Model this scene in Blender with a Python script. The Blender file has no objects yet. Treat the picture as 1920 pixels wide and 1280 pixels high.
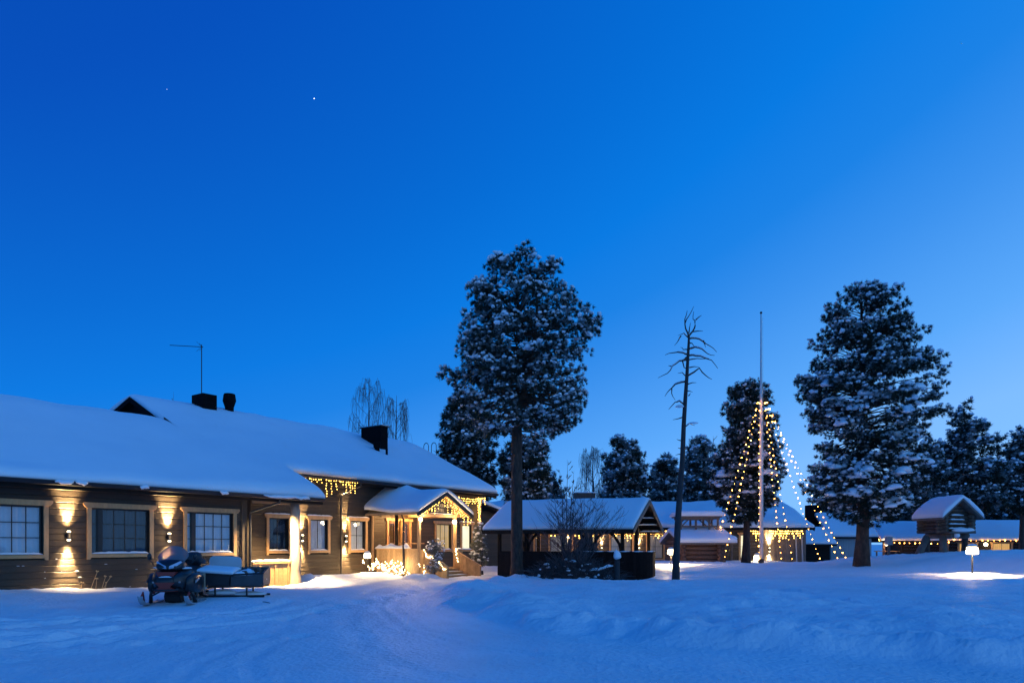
import bpy, math, random
import numpy as np
from mathutils import Vector, Matrix

R = math.radians
random.seed(7)
rng = np.random.default_rng(7)
sc = bpy.context.scene
col = sc.collection

# ------------------------------------------------------------------ camera, sky, exposure
HZ, FPX, CAMZ = 1020.0, 1280.0, 1.5            # horizon row and focal length in photo pixels, eye height
cam_d = bpy.data.cameras.new('camera')
cam_d.sensor_width = 36.0
cam_d.lens = 24.0
cam_d.shift_y = (HZ - 640.0) / 1920.0
cam_d.clip_end = 5000.0
cam = bpy.data.objects.new('camera', cam_d)
col.objects.link(cam)
cam.location = (0, 0, CAMZ)
cam.rotation_euler = (R(90), 0, 0)
sc.camera = cam

world = bpy.data.worlds.new('World')
sc.world = world
world.use_nodes = True
wn = world.node_tree
bg = wn.nodes['Background']
# dusk sky: a smooth twilight gradient, brightest toward the sunken sun (right and a little behind the camera),
# with the physical sky below the horizon added as its glow
SUN_AZ = 110.0
sky = wn.nodes.new('ShaderNodeTexSky')
sky.sky_type = 'NISHITA'
sky.sun_disc = False
sky.sun_elevation = R(-2)
sky.sun_rotation = R(SUN_AZ)
tcw = wn.nodes.new('ShaderNodeTexCoord')
sepw = wn.nodes.new('ShaderNodeSeparateXYZ')
wn.links.new(tcw.outputs['Generated'], sepw.inputs[0])


def wmath(op, a, b=None):
    n = wn.nodes.new('ShaderNodeMath')
    n.operation = op
    for i_, v_ in enumerate((a, b)):
        if v_ is None:
            continue
        if isinstance(v_, (int, float)):
            n.inputs[i_].default_value = v_
        else:
            wn.links.new(v_, n.inputs[i_])
    return n.outputs[0]


zc = wmath('MAXIMUM', sepw.outputs[2], 0.0)
hz2 = wmath('POWER', wmath('SUBTRACT', 1.0, zc), 2.0)
mz = wmath('ADD', wmath('MULTIPLY', sepw.outputs[0], .32 * math.sin(R(SUN_AZ))), wmath('MULTIPLY', sepw.outputs[1], .32 * math.cos(R(SUN_AZ))))
lum = wmath('ADD', wmath('ADD', wmath('MULTIPLY', hz2, .60), .585), mz)
rampn = wn.nodes.new('ShaderNodeValToRGB')
cr = rampn.color_ramp
SMAX = 1.6
stops = [(0.30, (.0, .030, .30)), (.51, (.0, .080, .51)), (.65, (.0, .150, .67)), (.73, (.001, .195, .77)), (.80, (.010, .225, .80)), (.87, (.042, .285, .86)),
         (.98, (.105, .40, .97)), (1.08, (.21, .51, 1.06)), (1.25, (.24, .58, 1.14)), (1.6, (.26, .64, 1.25))]
while len(cr.elements) < len(stops):
    cr.elements.new(0.5)
for e, (p, c) in zip(cr.elements, stops):
    e.position = p / SMAX
    e.color = (*c, 1)
wn.links.new(wmath('MULTIPLY', lum, 1 / SMAX), rampn.inputs[0])
glow = wn.nodes.new('ShaderNodeMix'); glow.data_type = 'RGBA'; glow.blend_type = 'ADD'; glow.clamp_result = False
glow.inputs[0].default_value = .02
wn.links.new(rampn.outputs[0], glow.inputs[6])
wn.links.new(sky.outputs[0], glow.inputs[7])
wn.links.new(glow.outputs[2], bg.inputs[0])
bg.inputs[1].default_value = 1.0

sc.view_settings.view_transform = 'Standard'
sc.view_settings.look = 'None'
sc.view_settings.exposure = 0.0
sc.view_settings.gamma = 1.0
sc.view_settings.use_curve_mapping = False
sc.render.engine = 'CYCLES'
sc.cycles.use_denoising = True
sc.cycles.max_bounces = 6
sc.cycles.diffuse_bounces = 3
sc.cycles.glossy_bounces = 3
sc.cycles.transparent_max_bounces = 8
sc.cycles.sample_clamp_indirect = 4.0
sc.cycles.caustics_reflective = False
sc.cycles.caustics_refractive = False


# ------------------------------------------------------------------ helpers
def at(px, py, Y):
    """point at depth Y seen at photo pixel (px, py)"""
    return Vector(((px - 960) / FPX * Y, Y, CAMZ + (HZ - py) / FPX * Y))


def mat(name, color, rough=.7, noise=None, bump=None, var=0.0, metal=0.0, emit=None, spec=.5, coords='Object', stretch=(1, 1, 1), dark=None):
    m = bpy.data.materials.new(name)
    m.use_nodes = True
    nt = m.node_tree
    b = nt.nodes['Principled BSDF']
    b.inputs['Base Color'].default_value = (*color, 1)
    b.inputs['Roughness'].default_value = rough
    b.inputs['Metallic'].default_value = metal
    b.inputs['Specular IOR Level'].default_value = spec
    if emit:
        b.inputs['Emission Color'].default_value = (*emit[0], 1)
        b.inputs['Emission Strength'].default_value = emit[1]
    L = nt.links
    if noise or bump:
        tc = nt.nodes.new('ShaderNodeTexCoord')
        mp = nt.nodes.new('ShaderNodeMapping')
        mp.inputs['Scale'].default_value = stretch
        L.new(tc.outputs[coords], mp.inputs[0])
        if var:
            oi = nt.nodes.new('ShaderNodeObjectInfo')
            mu = nt.nodes.new('ShaderNodeMath'); mu.operation = 'MULTIPLY'; mu.inputs[1].default_value = 37.0
            L.new(oi.outputs['Random'], mu.inputs[0])
            L.new(mu.outputs[0], mp.inputs['Location'])
    last = None
    if noise:
        n = nt.nodes.new('ShaderNodeTexNoise')
        n.inputs['Scale'].default_value = noise[0]
        n.inputs['Detail'].default_value = 6
        n.inputs['Roughness'].default_value = .65
        L.new(mp.outputs[0], n.inputs['Vector'])
        r = nt.nodes.new('ShaderNodeValToRGB')
        d = dark or tuple(c * (1 - noise[1]) for c in color)
        h = tuple(min(1, c * (1 + noise[1] * .6)) for c in color)
        r.color_ramp.elements[0].position = .3
        r.color_ramp.elements[1].position = .72
        r.color_ramp.elements[0].color = (*d, 1)
        r.color_ramp.elements[1].color = (*h, 1)
        L.new(n.outputs['Fac'], r.inputs[0])
        last = r.outputs[0]
    if var:
        oi2 = nt.nodes.new('ShaderNodeObjectInfo')
        mr = nt.nodes.new('ShaderNodeMapRange')
        mr.inputs['To Min'].default_value = 1 - var
        mr.inputs['To Max'].default_value = 1 + var
        L.new(oi2.outputs['Random'], mr.inputs[0])
        hs = nt.nodes.new('ShaderNodeHueSaturation')
        L.new(mr.outputs[0], hs.inputs['Value'])
        if last is not None:
            L.new(last, hs.inputs['Color'])
        else:
            hs.inputs['Color'].default_value = (*color, 1)
        last = hs.outputs[0]
    if last is not None:
        L.new(last, b.inputs['Base Color'])
    if bump:
        n2 = nt.nodes.new('ShaderNodeTexNoise')
        n2.inputs['Scale'].default_value = bump[0]
        n2.inputs['Detail'].default_value = 8
        L.new(mp.outputs[0], n2.inputs['Vector'])
        bp = nt.nodes.new('ShaderNodeBump')
        bp.inputs['Strength'].default_value = bump[1]
        bp.inputs['Distance'].default_value = bump[2] if len(bump) > 2 else .02
        L.new(n2.outputs['Fac'], bp.inputs['Height'])
        L.new(bp.outputs[0], b.inputs['Normal'])
    return m


SNOW = mat('snow', (.86, .87, .88), .55, noise=(.35, .05), bump=(9, .35, .05), spec=.25)
GSNOW = mat('trodden_snow', (.82, .83, .85), .6, noise=(.5, .10), bump=(12, .6, .06), spec=.25)
ROOFSNOW = mat('roof_snow', (.87, .88, .89), .6, noise=(.3, .04), bump=(3, .25, .05), spec=.2)
TSNOW = mat('tree_snow', (.82, .83, .85), .7, spec=.2)
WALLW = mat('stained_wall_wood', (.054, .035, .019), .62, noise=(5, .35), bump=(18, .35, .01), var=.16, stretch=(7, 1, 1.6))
CASEW = mat('golden_pine_wood', (.56, .31, .13), .55, noise=(4, .25), bump=(14, .2, .01), var=.08, stretch=(3, 1, 1))
DECKW = mat('porch_wood', (.50, .30, .135), .6, noise=(4, .35), bump=(14, .3, .01), var=.16, stretch=(3, 1, 1))
LOGW = mat('debarked_log_wood', (.46, .36, .26), .7, noise=(3, .35), bump=(6, .5, .02), stretch=(1, 1, .3))
GREYW = mat('weathered_grey_wood', (.16, .125, .10), .8, noise=(4, .4), bump=(9, .5, .02), var=.15, stretch=(3, 1, 1))
OLDLOG = mat('old_brown_grey_log', (.125, .085, .06), .8, noise=(4, .45), bump=(9, .5, .02), var=.2, stretch=(3, 1, 1))
REDLOG = mat('brown_log_wood', (.15, .075, .05), .75, noise=(4, .4), bump=(9, .5, .02), var=.15, stretch=(3, 1, 1))
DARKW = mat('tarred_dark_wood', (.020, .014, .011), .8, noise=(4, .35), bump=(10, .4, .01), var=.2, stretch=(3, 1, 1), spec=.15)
BLACK = mat('black_painted_metal', (.012, .012, .014), .45, noise=(6, .3))
SOOT = mat('matt_black_cladding', (.006, .006, .007), .9, noise=(5, .4), spec=.08)
RAILW = mat('dark_red_brown_rail', (.030, .014, .010), .85, noise=(4, .4), bump=(10, .4, .01), var=.25, stretch=(3, 1, 1), spec=.12)
SASH = mat('dark_window_sash', (.018, .016, .015), .5, noise=(8, .3))
GREYP = mat('pale_grey_paint', (.36, .36, .36), .7, noise=(3, .15), bump=(9, .2, .01))
BARK = mat('pine_bark', (.085, .046, .030), .95, noise=(9, .65), bump=(12, 1.0, .09), stretch=(1, 1, .35))
DBARK = mat('dead_grey_bark', (.045, .04, .04), .9, noise=(7, .4), bump=(9, .6, .04), stretch=(1, 1, .3))
BIRCHB = mat('birch_twig_bark', (.11, .075, .07), .85, noise=(6, .3))
FROSTT = mat('frosted_twig', (.20, .19, .20), .9, noise=(6, .2))
NEEDLE = mat('pine_needles', (.022, .036, .022), .75, noise=(1.2, .35), spec=.25)
FNEEDLE = mat('frosted_pine_needles', (.27, .29, .29), .85, noise=(1.2, .3), spec=.2)
SPRUCE = mat('frosted_spruce_needles', (.20, .21, .17), .85, noise=(2.5, .4), spec=.2)
POLEW = mat('white_pole_paint', (.70, .66, .62), .5, noise=(3, .08))
BULB = mat('warm_bulb', (1, .8, .5), .4, emit=((1.0, .42, .06), 34.0))
BULBY = mat('amber_bulb', (1, .7, .3), .4, emit=((1.0, .55, .10), 9.0))
BULBW = mat('white_warm_bulb', (1, .85, .6), .4, emit=((1.0, .78, .42), 14.0))
LAMPG = mat('lit_lamp_glass', (1, .9, .7), .4, emit=((1.0, .80, .48), 9.0))
CABLE = mat('dark_cable', (.02, .03, .02), .6)
BLIND = mat('pale_roller_blind', (.74, .75, .78), .8, noise=(2, .06))
CURT = mat('dark_blue_curtain', (.03, .04, .06), .9, noise=(1.5, .5), stretch=(9, 1, .4))
LITCUR = mat('lit_curtain', (.6, .45, .25), .8, emit=((1.0, .62, .22), .55), noise=(2, .3), stretch=(5, 1, .5))
LITWHITE = mat('lit_white_room', (.8, .7, .5), .8, emit=((1.0, .86, .52), 1.25))
ROOMW = mat('dim_warm_room', (.30, .16, .07), .8, emit=((1.0, .45, .12), .10), noise=(2, .4))
DIMCUR = mat('dim_pale_curtain', (.55, .55, .52), .9, noise=(1.5, .25), stretch=(8, 1, .3), emit=((1.0, .8, .5), .03))
ORANGE = mat('orange_lit_curtain', (.6, .35, .12), .8, emit=((1.0, .50, .10), .75), noise=(2.2, .45), stretch=(5, 1, .5))
STAR = mat('starlight', (1, 1, 1), .5, emit=((.85, .92, 1.0), 5.0))


def glass_mat(name, tint, alpha, ior=1.55):
    m = bpy.data.materials.new(name)
    m.use_nodes = True
    nt = m.node_tree
    nt.nodes.clear()
    out = nt.nodes.new('ShaderNodeOutputMaterial')
    tr = nt.nodes.new('ShaderNodeBsdfTransparent'); tr.inputs[0].default_value = (*tint, 1)
    gl = nt.nodes.new('ShaderNodeBsdfGlossy'); gl.inputs['Roughness'].default_value = .02
    fr = nt.nodes.new('ShaderNodeFresnel'); fr.inputs[0].default_value = ior
    ad = nt.nodes.new('ShaderNodeMath'); ad.operation = 'ADD'; ad.inputs[1].default_value = alpha
    mx = nt.nodes.new('ShaderNodeMixShader')
    ge = nt.nodes.new('ShaderNodeNewGeometry')
    inv = nt.nodes.new('ShaderNodeMath'); inv.operation = 'SUBTRACT'; inv.inputs[0].default_value = 1.0
    mu = nt.nodes.new('ShaderNodeMath'); mu.operation = 'MULTIPLY'
    nt.links.new(ge.outputs['Backfacing'], inv.inputs[1])
    nt.links.new(fr.outputs[0], ad.inputs[0])
    nt.links.new(ad.outputs[0], mu.inputs[0])
    nt.links.new(inv.outputs[0], mu.inputs[1])
    nt.links.new(mu.outputs[0], mx.inputs[0])
    nt.links.new(tr.outputs[0], mx.inputs[1])
    nt.links.new(gl.outputs[0], mx.inputs[2])
    nt.links.new(mx.outputs[0], out.inputs[0])
    return m


GLASS = glass_mat('window_glass', (.9, .93, .95), .02)
SHIELD = glass_mat('smoky_windshield', (.50, .46, .48), .06, 1.0001)
_nt = SHIELD.node_tree
_df = _nt.nodes.new('ShaderNodeBsdfDiffuse'); _df.inputs[0].default_value = (.42, .40, .44, 1)
_m2 = _nt.nodes.new('ShaderNodeMixShader'); _m2.inputs[0].default_value = .34
_out = next(n for n in _nt.nodes if n.type == 'OUTPUT_MATERIAL')
_prev = _out.inputs[0].links[0].from_socket
_nt.links.new(_prev, _m2.inputs[1]); _nt.links.new(_df.outputs[0], _m2.inputs[2]); _nt.links.new(_m2.outputs[0], _out.inputs[0])


class MB:
    """collects shapes, builds ONE mesh object"""

    def __init__(self):
        self.v, self.f, self.m = [], [], []

    def add(self, vs, fs, mi=0):
        o = len(self.v)
        self.v.extend(tuple(p) for p in vs)
        for q in fs:
            self.f.append(tuple(i + o for i in q))
            self.m.append(mi)
        return self

    def box(self, x0, x1, y0, y1, z0, z1, mi=0):
        v = [(x, y, z) for z in (z0, z1) for y in (y0, y1) for x in (x0, x1)]
        return self.add(v, [(0, 2, 3, 1), (4, 5, 7, 6), (0, 1, 5, 4), (2, 6, 7, 3), (0, 4, 6, 2), (1, 3, 7, 5)], mi)

    def prism(self, poly, axis, a0, a1, mi=0):
        """poly: 2D points; axis 'x' -> poly in (y,z), 'y' -> (x,z), 'z' -> (x,y)"""
        def P(p, a):
            return (a, p[0], p[1]) if axis == 'x' else ((p[0], a, p[1]) if axis == 'y' else (p[0], p[1], a))
        n = len(poly)
        v = [P(p, a0) for p in poly] + [P(p, a1) for p in poly]
        f = [tuple(range(n))[::-1], tuple(range(n, 2 * n))] + [(i, (i + 1) % n, n + (i + 1) % n, n + i) for i in range(n)]
        return self.add(v, f, mi)

    def tube(self, pts, rad, n=6, mi=0, cap=True):
        pts = [Vector(p) for p in pts]
        if not hasattr(rad, '__len__'):
            rad = [rad] * len(pts)
        vs = []
        up = Vector((0.13, 0.31, 1)).normalized()
        for i, p in enumerate(pts):
            d = (pts[min(i + 1, len(pts) - 1)] - pts[max(i - 1, 0)])
            d = d.normalized() if d.length > 1e-9 else Vector((0, 0, 1))
            a = d.cross(up)
            if a.length < 1e-3:
                a = d.cross(Vector((1, 0, 0)))
            a.normalize()
            b = d.cross(a)
            for k in range(n):
                t = 2 * math.pi * k / n
                vs.append(p + (a * math.cos(t) + b * math.sin(t)) * rad[i])
        fs = []
        for i in range(len(pts) - 1):
            for k in range(n):
                k2 = (k + 1) % n
                fs.append((i * n + k, i * n + k2, (i + 1) * n + k2, (i + 1) * n + k))
        if cap:
            fs.append(tuple(range(n))[::-1])
            fs.append(tuple((len(pts) - 1) * n + k for k in range(n)))
        return self.add(vs, fs, mi)

    def lathe(self, prof, c=(0, 0, 0), n=12, mi=0):
        vs, fs = [], []
        for r, z in prof:
            for k in range(n):
                t = 2 * math.pi * k / n
                vs.append((c[0] + r * math.cos(t), c[1] + r * math.sin(t), c[2] + z))
        for i in range(len(prof) - 1):
            for k in range(n):
                k2 = (k + 1) % n
                fs.append((i * n + k, i * n + k2, (i + 1) * n + k2, (i + 1) * n + k))
        fs.append(tuple(range(n))[::-1])
        fs.append(tuple((len(prof) - 1) * n + k for k in range(n)))
        return self.add(vs, fs, mi)

    def ball(self, c, r, nu=10, nv=6, jit=0.0, mi=0):
        if not hasattr(r, '__len__'):
            r = (r, r, r)
        vs, fs = [], []
        for j in range(nv + 1):
            ph = math.pi * j / nv - math.pi / 2
            for k in range(nu):
                t = 2 * math.pi * k / nu
                s = 1 + (random.uniform(-jit, jit) if 0 < j < nv else 0)
                vs.append((c[0] + r[0] * s * math.cos(ph) * math.cos(t), c[1] + r[1] * s * math.cos(ph) * math.sin(t), c[2] + r[2] * s * math.sin(ph)))
        for j in range(nv):
            for k in range(nu):
                k2 = (k + 1) % nu
                fs.append((j * nu + k, j * nu + k2, (j + 1) * nu + k2, (j + 1) * nu + k))
        return self.add(vs, fs, mi)

    def octa(self, c, r, mi=0):
        x, y, z = c
        v = [(x + r, y, z), (x - r, y, z), (x, y + r, z), (x, y - r, z), (x, y, z + r), (x, y, z - r)]
        return self.add(v, [(0, 2, 4), (2, 1, 4), (1, 3, 4), (3, 0, 4), (2, 0, 5), (1, 2, 5), (3, 1, 5), (0, 3, 5)], mi)

    def loft(self, secs, n=14, mi=0, p=2.6):
        """secs: (y, cx, half width, z0, z1) superellipse rings along y"""
        vs, fs = [], []
        for (y, cx, hw, z0, z1) in secs:
            zc, hz = (z0 + z1) / 2, (z1 - z0) / 2
            for k in range(n):
                t = 2 * math.pi * k / n
                c, s = math.cos(t), math.sin(t)
                vs.append((cx + hw * math.copysign(abs(c) ** (2 / p), c), y, zc + hz * math.copysign(abs(s) ** (2 / p), s)))
        for i in range(len(secs) - 1):
            for k in range(n):
                k2 = (k + 1) % n
                fs.append((i * n + k, i * n + k2, (i + 1) * n + k2, (i + 1) * n + k))
        fs.append(tuple(range(n))[::-1])
        fs.append(tuple((len(secs) - 1) * n + k for k in range(n)))
        return self.add(vs, fs, mi)

    def mesh(self, name, mats, smooth=False):
        me = bpy.data.meshes.new(name)
        me.from_pydata(self.v, [], self.f)
        for m in (mats if isinstance(mats, (list, tuple)) else [mats]):
            me.materials.append(m)
        me.polygons.foreach_set('material_index', self.m)
        if smooth:
            me.polygons.foreach_set('use_smooth', [True] * len(self.f))
        me.update()
        return me

    def build(self, name, mats, parent=None, smooth=False, loc=(0, 0, 0), rotz=0, kind=None, rot=None):
        return link(name, self.mesh(name, mats, smooth), parent, loc, rotz, kind, rot)


def link(name, data, parent=None, loc=(0, 0, 0), rotz=0, kind=None, rot=None, scale=None):
    o = bpy.data.objects.new(name, data)
    col.objects.link(o)
    o.location = loc
    o.rotation_euler = rot if rot else (0, 0, rotz)
    if scale:
        o.scale = scale
    o.parent = parent
    if kind:
        o['kind'] = kind
    return o


def tag(o, label, cat, group=None, kind=None):
    o['label'] = label
    o['category'] = cat
    if group:
        o['group'] = group
    if kind:
        o['kind'] = kind
    return o


def thing(name, label, cat, loc=(0, 0, 0), rotz=0, group=None):
    return tag(link(name, None, None, loc, rotz), label, cat, group)


def part(name, parent, loc=(0, 0, 0), rotz=0):
    return link(name, None, parent, loc, rotz)


_unit = {}


def unit_beam(m):
    """shared unit board along x with eased long edges"""
    if m.name not in _unit:
        c = .10
        poly = [(-.5 + c, -.5), (.5 - c, -.5), (.5, -.5 + c), (.5, .5 - c), (.5 - c, .5), (-.5 + c, .5), (-.5, .5 - c), (-.5, -.5 + c)]
        _unit[m.name] = MB().prism(poly, 'x', -.5, .5).mesh('board_' + m.name, m)
    return _unit[m.name]


def board(name, m, parent, x0, x1, y0, y1, z0, z1):
    """a horizontal piece (long axis x); vertical or y-long pieces are turned so that the eased edges run lengthwise"""
    dx, dy, dz = x1 - x0, y1 - y0, z1 - z0
    c = ((x0 + x1) / 2, (y0 + y1) / 2, (z0 + z1) / 2)
    if dz > dx and dz > dy:
        return link(name, unit_beam(m), parent, c, rot=(0, -math.pi / 2, 0), scale=(dz, dy, dx))
    if dy > dx:
        return link(name, unit_beam(m), parent, c, rot=(0, 0, math.pi / 2), scale=(dy, dx, dz))
    return link(name, unit_beam(m), parent, c, scale=(dx, dy, dz))


def beam(name, m, parent, p, q, w, h):
    """board from p to q"""
    p, q = Vector(p), Vector(q)
    d = q - p
    e = d.to_track_quat('X', 'Z').to_euler()
    return link(name, unit_beam(m), parent, (p + q) / 2, rot=e, scale=(d.length, w, h))


# value noise (numpy)
_perm = np.random.default_rng(3).random((256, 256))


def vnoise(x, y):
    xi = np.floor(x).astype(int); yi = np.floor(y).astype(int)
    fx = x - xi; fy = y - yi
    fx = fx * fx * (3 - 2 * fx); fy = fy * fy * (3 - 2 * fy)
    a = _perm[xi % 256, yi % 256]; b = _perm[(xi + 1) % 256, yi % 256]
    c = _perm[xi % 256, (yi + 1) % 256]; d = _perm[(xi + 1) % 256, (yi + 1) % 256]
    return (a * (1 - fx) + b * fx) * (1 - fy) + (c * (1 - fx) + d * fx) * fy - .5


def fbm(x, y, s, o=4, g=.5):
    r, a = 0, 1.0
    for k in range(o):
        r = r + a * vnoise(x * s + 17.3 * k, y * s - 9.1 * k)
        s *= 2.03
        a *= g
    return r


def sstep(a, b, x):
    t = np.clip((x - a) / (b - a), 0, 1)
    return t * t * (3 - 2 * t)


# ------------------------------------------------------------------ lodge frame (t along the facade, w into the building)
P0 = Vector((-13.3, 17.8, 0))
DT = Vector((.579, .815, 0)); DW = Vector((-.815, .579, 0))
LROT = math.atan2(.815, .579)


def lod(t, w, z=0.0):
    return P0 + DT * t + DW * w + Vector((0, 0, z))


def tz(px, py, w):
    r = (px - 960) / FPX
    t = (r * (17.8 + .579 * w) + 13.3 + .815 * w) / (.579 - r * .815)
    Y = 17.8 + .815 * t + .579 * w
    return t, CAMZ + (HZ - py) / FPX * Y


# ------------------------------------------------------------------ snow ground
def gp(px, py, Y):
    p = at(px, py, Y)
    return (p.x, p.y, p.z)


CTRL = [(-8, 3, 0), (0, 3, 0), (8, 3, 0), (-6, 7, 0), (0, 7, 0), (6, 7, .0), (10, 7, .12), (0, 12, 0), (-3, 16, 0), (-4, 21, 0), (-4, 26, .03), (-10, 10, .10), (-14, 10, .15),
        (-13.3, 17.8, .21), (-12, 19.6, .14), (-10.6, 21.3, .08), (-9.2, 23.5, -.02), (-8.0, 25.2, -.06), (-16, 14, .25),
        gp(320, 1140, 16), gp(450, 1112, 18.5),
        gp(600, 1080, 27.8), gp(690, 1078, 30.3), gp(640, 1079, 29), gp(870, 1081, 30), gp(790, 1085, 28.2), gp(700, 1095, 26), gp(930, 1062, 36),
        gp(970, 1076, 26), gp(905, 1092, 25), gp(860, 1092, 27), gp(885, 1085, 28.5), gp(1170, 1093, 25.2), gp(1060, 1086, 25.5), gp(1235, 1085, 25.5),
        gp(1267, 1084, 25), gp(1427, 1061, 38), gp(1340, 1057, 38), gp(1530, 1056, 38), gp(1613, 1064, 29), gp(1823, 1086, 22), gp(1760, 1090, 21.5), gp(1900, 1094, 21),
        gp(1720, 1051, 31), gp(1770, 1042, 31), gp(1880, 1026, 29), gp(1840, 1031, 29.5), gp(1900, 1027, 28.5), gp(1915, 1038, 27), gp(1840, 1031, 30), gp(1960, 1040, 29), (23, 36, .5), (27, 45, .2), (22, 48, .1),
        gp(1490, 1054, 45), gp(1580, 1056, 50), gp(1300, 1049, 37), gp(1262, 1056, 32), gp(1440, 1052, 44), gp(1650, 1056, 45),
        gp(1700, 1096, 20.3), gp(1500, 1101, 19.5), gp(1300, 1111, 18), gp(1100, 1121, 17), (6, 13, .22), (12, 12, .25), (3, 30, .1), (2, 36, .1), (0, 45, .1), (10, 46, .2),
        (0, 90, .2), (40, 90, .2), (-40, 60, 0), (60, 60, .3), (-30, 20, .2), (40, 20, .4), (-30, 0, .1), (30, 0, .2), (0, -20, 0)]
CT = np.array(CTRL)


def road_edges(Y):
    l = np.interp(Y, [0, 8.7, 10.7, 17.5, 24, 27], [-8.5, -6.5, -5.3, -6.0, -7.0, -6.5])
    r = np.interp(Y, [0, 7.0, 8.35, 10.1, 12, 16, 20, 24, 27, 31], [14, 9.5, 6.1, 2.3, .375, -1.4, -1.9, -1.0, .2, 1.0])
    return l, r


def ground_h(x, y):
    x = np.asarray(x, float); y = np.asarray(y, float)
    num = np.zeros_like(x); den = np.zeros_like(x)
    for cx, cy, cz in CT:
        d2 = (x - cx) ** 2 + (y - cy) ** 2
        wgt = np.exp(-d2 / (2 * 1.7 ** 2)) + .02 * np.exp(-d2 / (2 * 5.0 ** 2)) + 1e-4 / (1 + d2 * .02)
        num += wgt * cz; den += wgt
    h = num / den
    le, re = road_edges(y)
    we = .5 + .02 * y
    inr = sstep(-.2, 1.0, (x - le) / we) * (1 - sstep(-1.0, .4, (x - re) / we))
    near = 1 - sstep(45, 60, y)
    bank = (1 - sstep(21, 26, y))
    # ploughed bank along the right edge of the drive, lower one on the left
    wob = fbm(x, y, .45, 3) * 1.3
    h = h + bank * (.13 * sstep(-.5, .7, (x - re + wob) / we)
                    + .13 * np.exp(-(((x - re - .7 + wob) / (we * .8)) ** 2)) * (.55 + 1.1 * np.clip(fbm(x, y, .9, 3) + .4, 0, 1)))
    h = h + bank * .07 * sstep(.3, -1.2, (x - le + wob) / 1.0)
    rough = 1 - inr
    rgh = near * rough * (.35 + .75 * sstep(-.25, .35, fbm(x + 40, y, .16, 2)))
    h = h + rgh * (.15 * fbm(x, y, .42, 2) + .075 * fbm(x * 1.0, y * 1.5, 1.3, 3) + .046 * fbm(x, y, 4.2, 3))
    # lumps of broken snow: rectified noise
    lum = np.clip(fbm(x, y * 1.3, 3.1, 2) - .12, 0, 1)
    h = h + near * (rough * (.07 + .16 * np.exp(-((x - re - .5 + wob) / (we * 1.3)) ** 2)) + .006) * lum
    h = h + near * inr * (.03 * fbm(x * 1.6, y * .35, 1.0, 3) + .010 * fbm(x, y, 5, 3))
    uu = (x - le) / (re - le)
    for u0, wd_, dp in ((.20, .10, .035), (.245, .10, .035), (.43, .16, .03), (.62, .09, .04), (.675, .09, .04), (.84, .12, .03)):
        dd = (uu - u0 - .02 * np.sin(y * .35 + u0 * 20)) * (re - le)
        h = h - near * .6 * dp * np.exp(-(dd / wd_) ** 2) * (.6 + .8 * fbm(x, y, 2.5, 2)) + near * dp * .25 * np.exp(-((np.abs(dd) - wd_ * 1.9) / wd_) ** 2)
    # cleared heap along the lodge wall, and lumps beside the stairs
    t = (x - P0.x) * DT.x + (y - P0.y) * DT.y
    w = (x - P0.x) * DW.x + (y - P0.y) * DW.y
    heap = np.exp(-((w - .85) / .5) ** 2) * sstep(9.3, 10.2, t) * (1 - sstep(14.6, 15.6, t))
    heap += .8 * np.exp(-((w + 1.5) / .55) ** 2) * sstep(13.2, 13.9, t) * (1 - sstep(14.6, 15.2, t))
    h = h + heap * (.17 + .42 * np.clip(fbm(x, y, 1.4, 3) + .1, 0, 1))
    drift = np.exp(-((w + .35) / .6) ** 2) * (1 - sstep(6.2, 7.4, t))
    h = h + drift * (.04 + .10 * fbm(x, y, .8, 3))
    mound = np.exp(-(((x - at(955, 0, 25.3).x - .1) / .95) ** 2 + ((y - 25.4) / .9) ** 2))
    h = h + mound * (.08 + .32 * np.clip(fbm(x, y, 1.7, 3), 0, 1))
    xl_ = at(1823, 0, 22).x
    h = h + .17 * np.exp(-((x - xl_ + .1) / 2.3) ** 2 - ((y - 22.3) / 1.05) ** 2) * (1 + .5 * fbm(x, y, 1.2, 3))
    # ski and sled tracks, curved, on the left verge
    for k, (ax, ay, rr) in enumerate([(-12.2, 16.6, 7.4), (-12.2, 16.6, 6.6), (-11.2, 15.2, 6.9), (-13.4, 13.2, 6.2), (-13.6, 12.6, 7.5)]):
        d = np.hypot(x - ax, (y - ay) * 1.15) - rr - .25 * fbm(x, y, .3, 2)
        msk = sstep(ax, ax + 2.5, x) * (1 - sstep(ay - 1, ay + 1.5, y))
        h = h - .085 * np.exp(-(d / .13) ** 2) * msk + .035 * np.exp(-((np.abs(d) - .22) / .10) ** 2) * msk
    # footprints
    for fx, fy in FEET:
        d2 = ((x - fx) / .15) ** 2 + ((y - fy) / .20) ** 2
        if np.ndim(d2) == 0 and d2 > 9:
            continue
        h = h - .08 * np.exp(-d2)
    return h


FEET = []
for (sx, sy, dx, dy, n) in [(-4.6, 13.5, .12, .62, 14), (3.2, 11.5, .35, .5, 14), (-7.5, 9.5, .5, .2, 9), (7.5, 12.5, -.1, .6, 10), (2.0, 19.5, -.4, .45, 9)]:
    for k in range(n):
        s = 1 if k % 2 else -1
        FEET.append((sx + dx * k - dy * .2 * s + random.uniform(-.06, .06), sy + dy * k + dx * .2 * s + random.uniform(-.06, .06)))


def gz(x, y):
    return float(ground_h(np.array([x]), np.array([y]))[0])


def spread(a, b, s):
    return list(np.arange(a, b, s))


ys = spread(-60, -4, 8) + spread(-4, 5, .8) + spread(5, 14, .07) + spread(14, 32, .10) + spread(32, 54, .25) + spread(54, 120, 4) + list(np.geomspace(120, 4000, 14))
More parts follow.
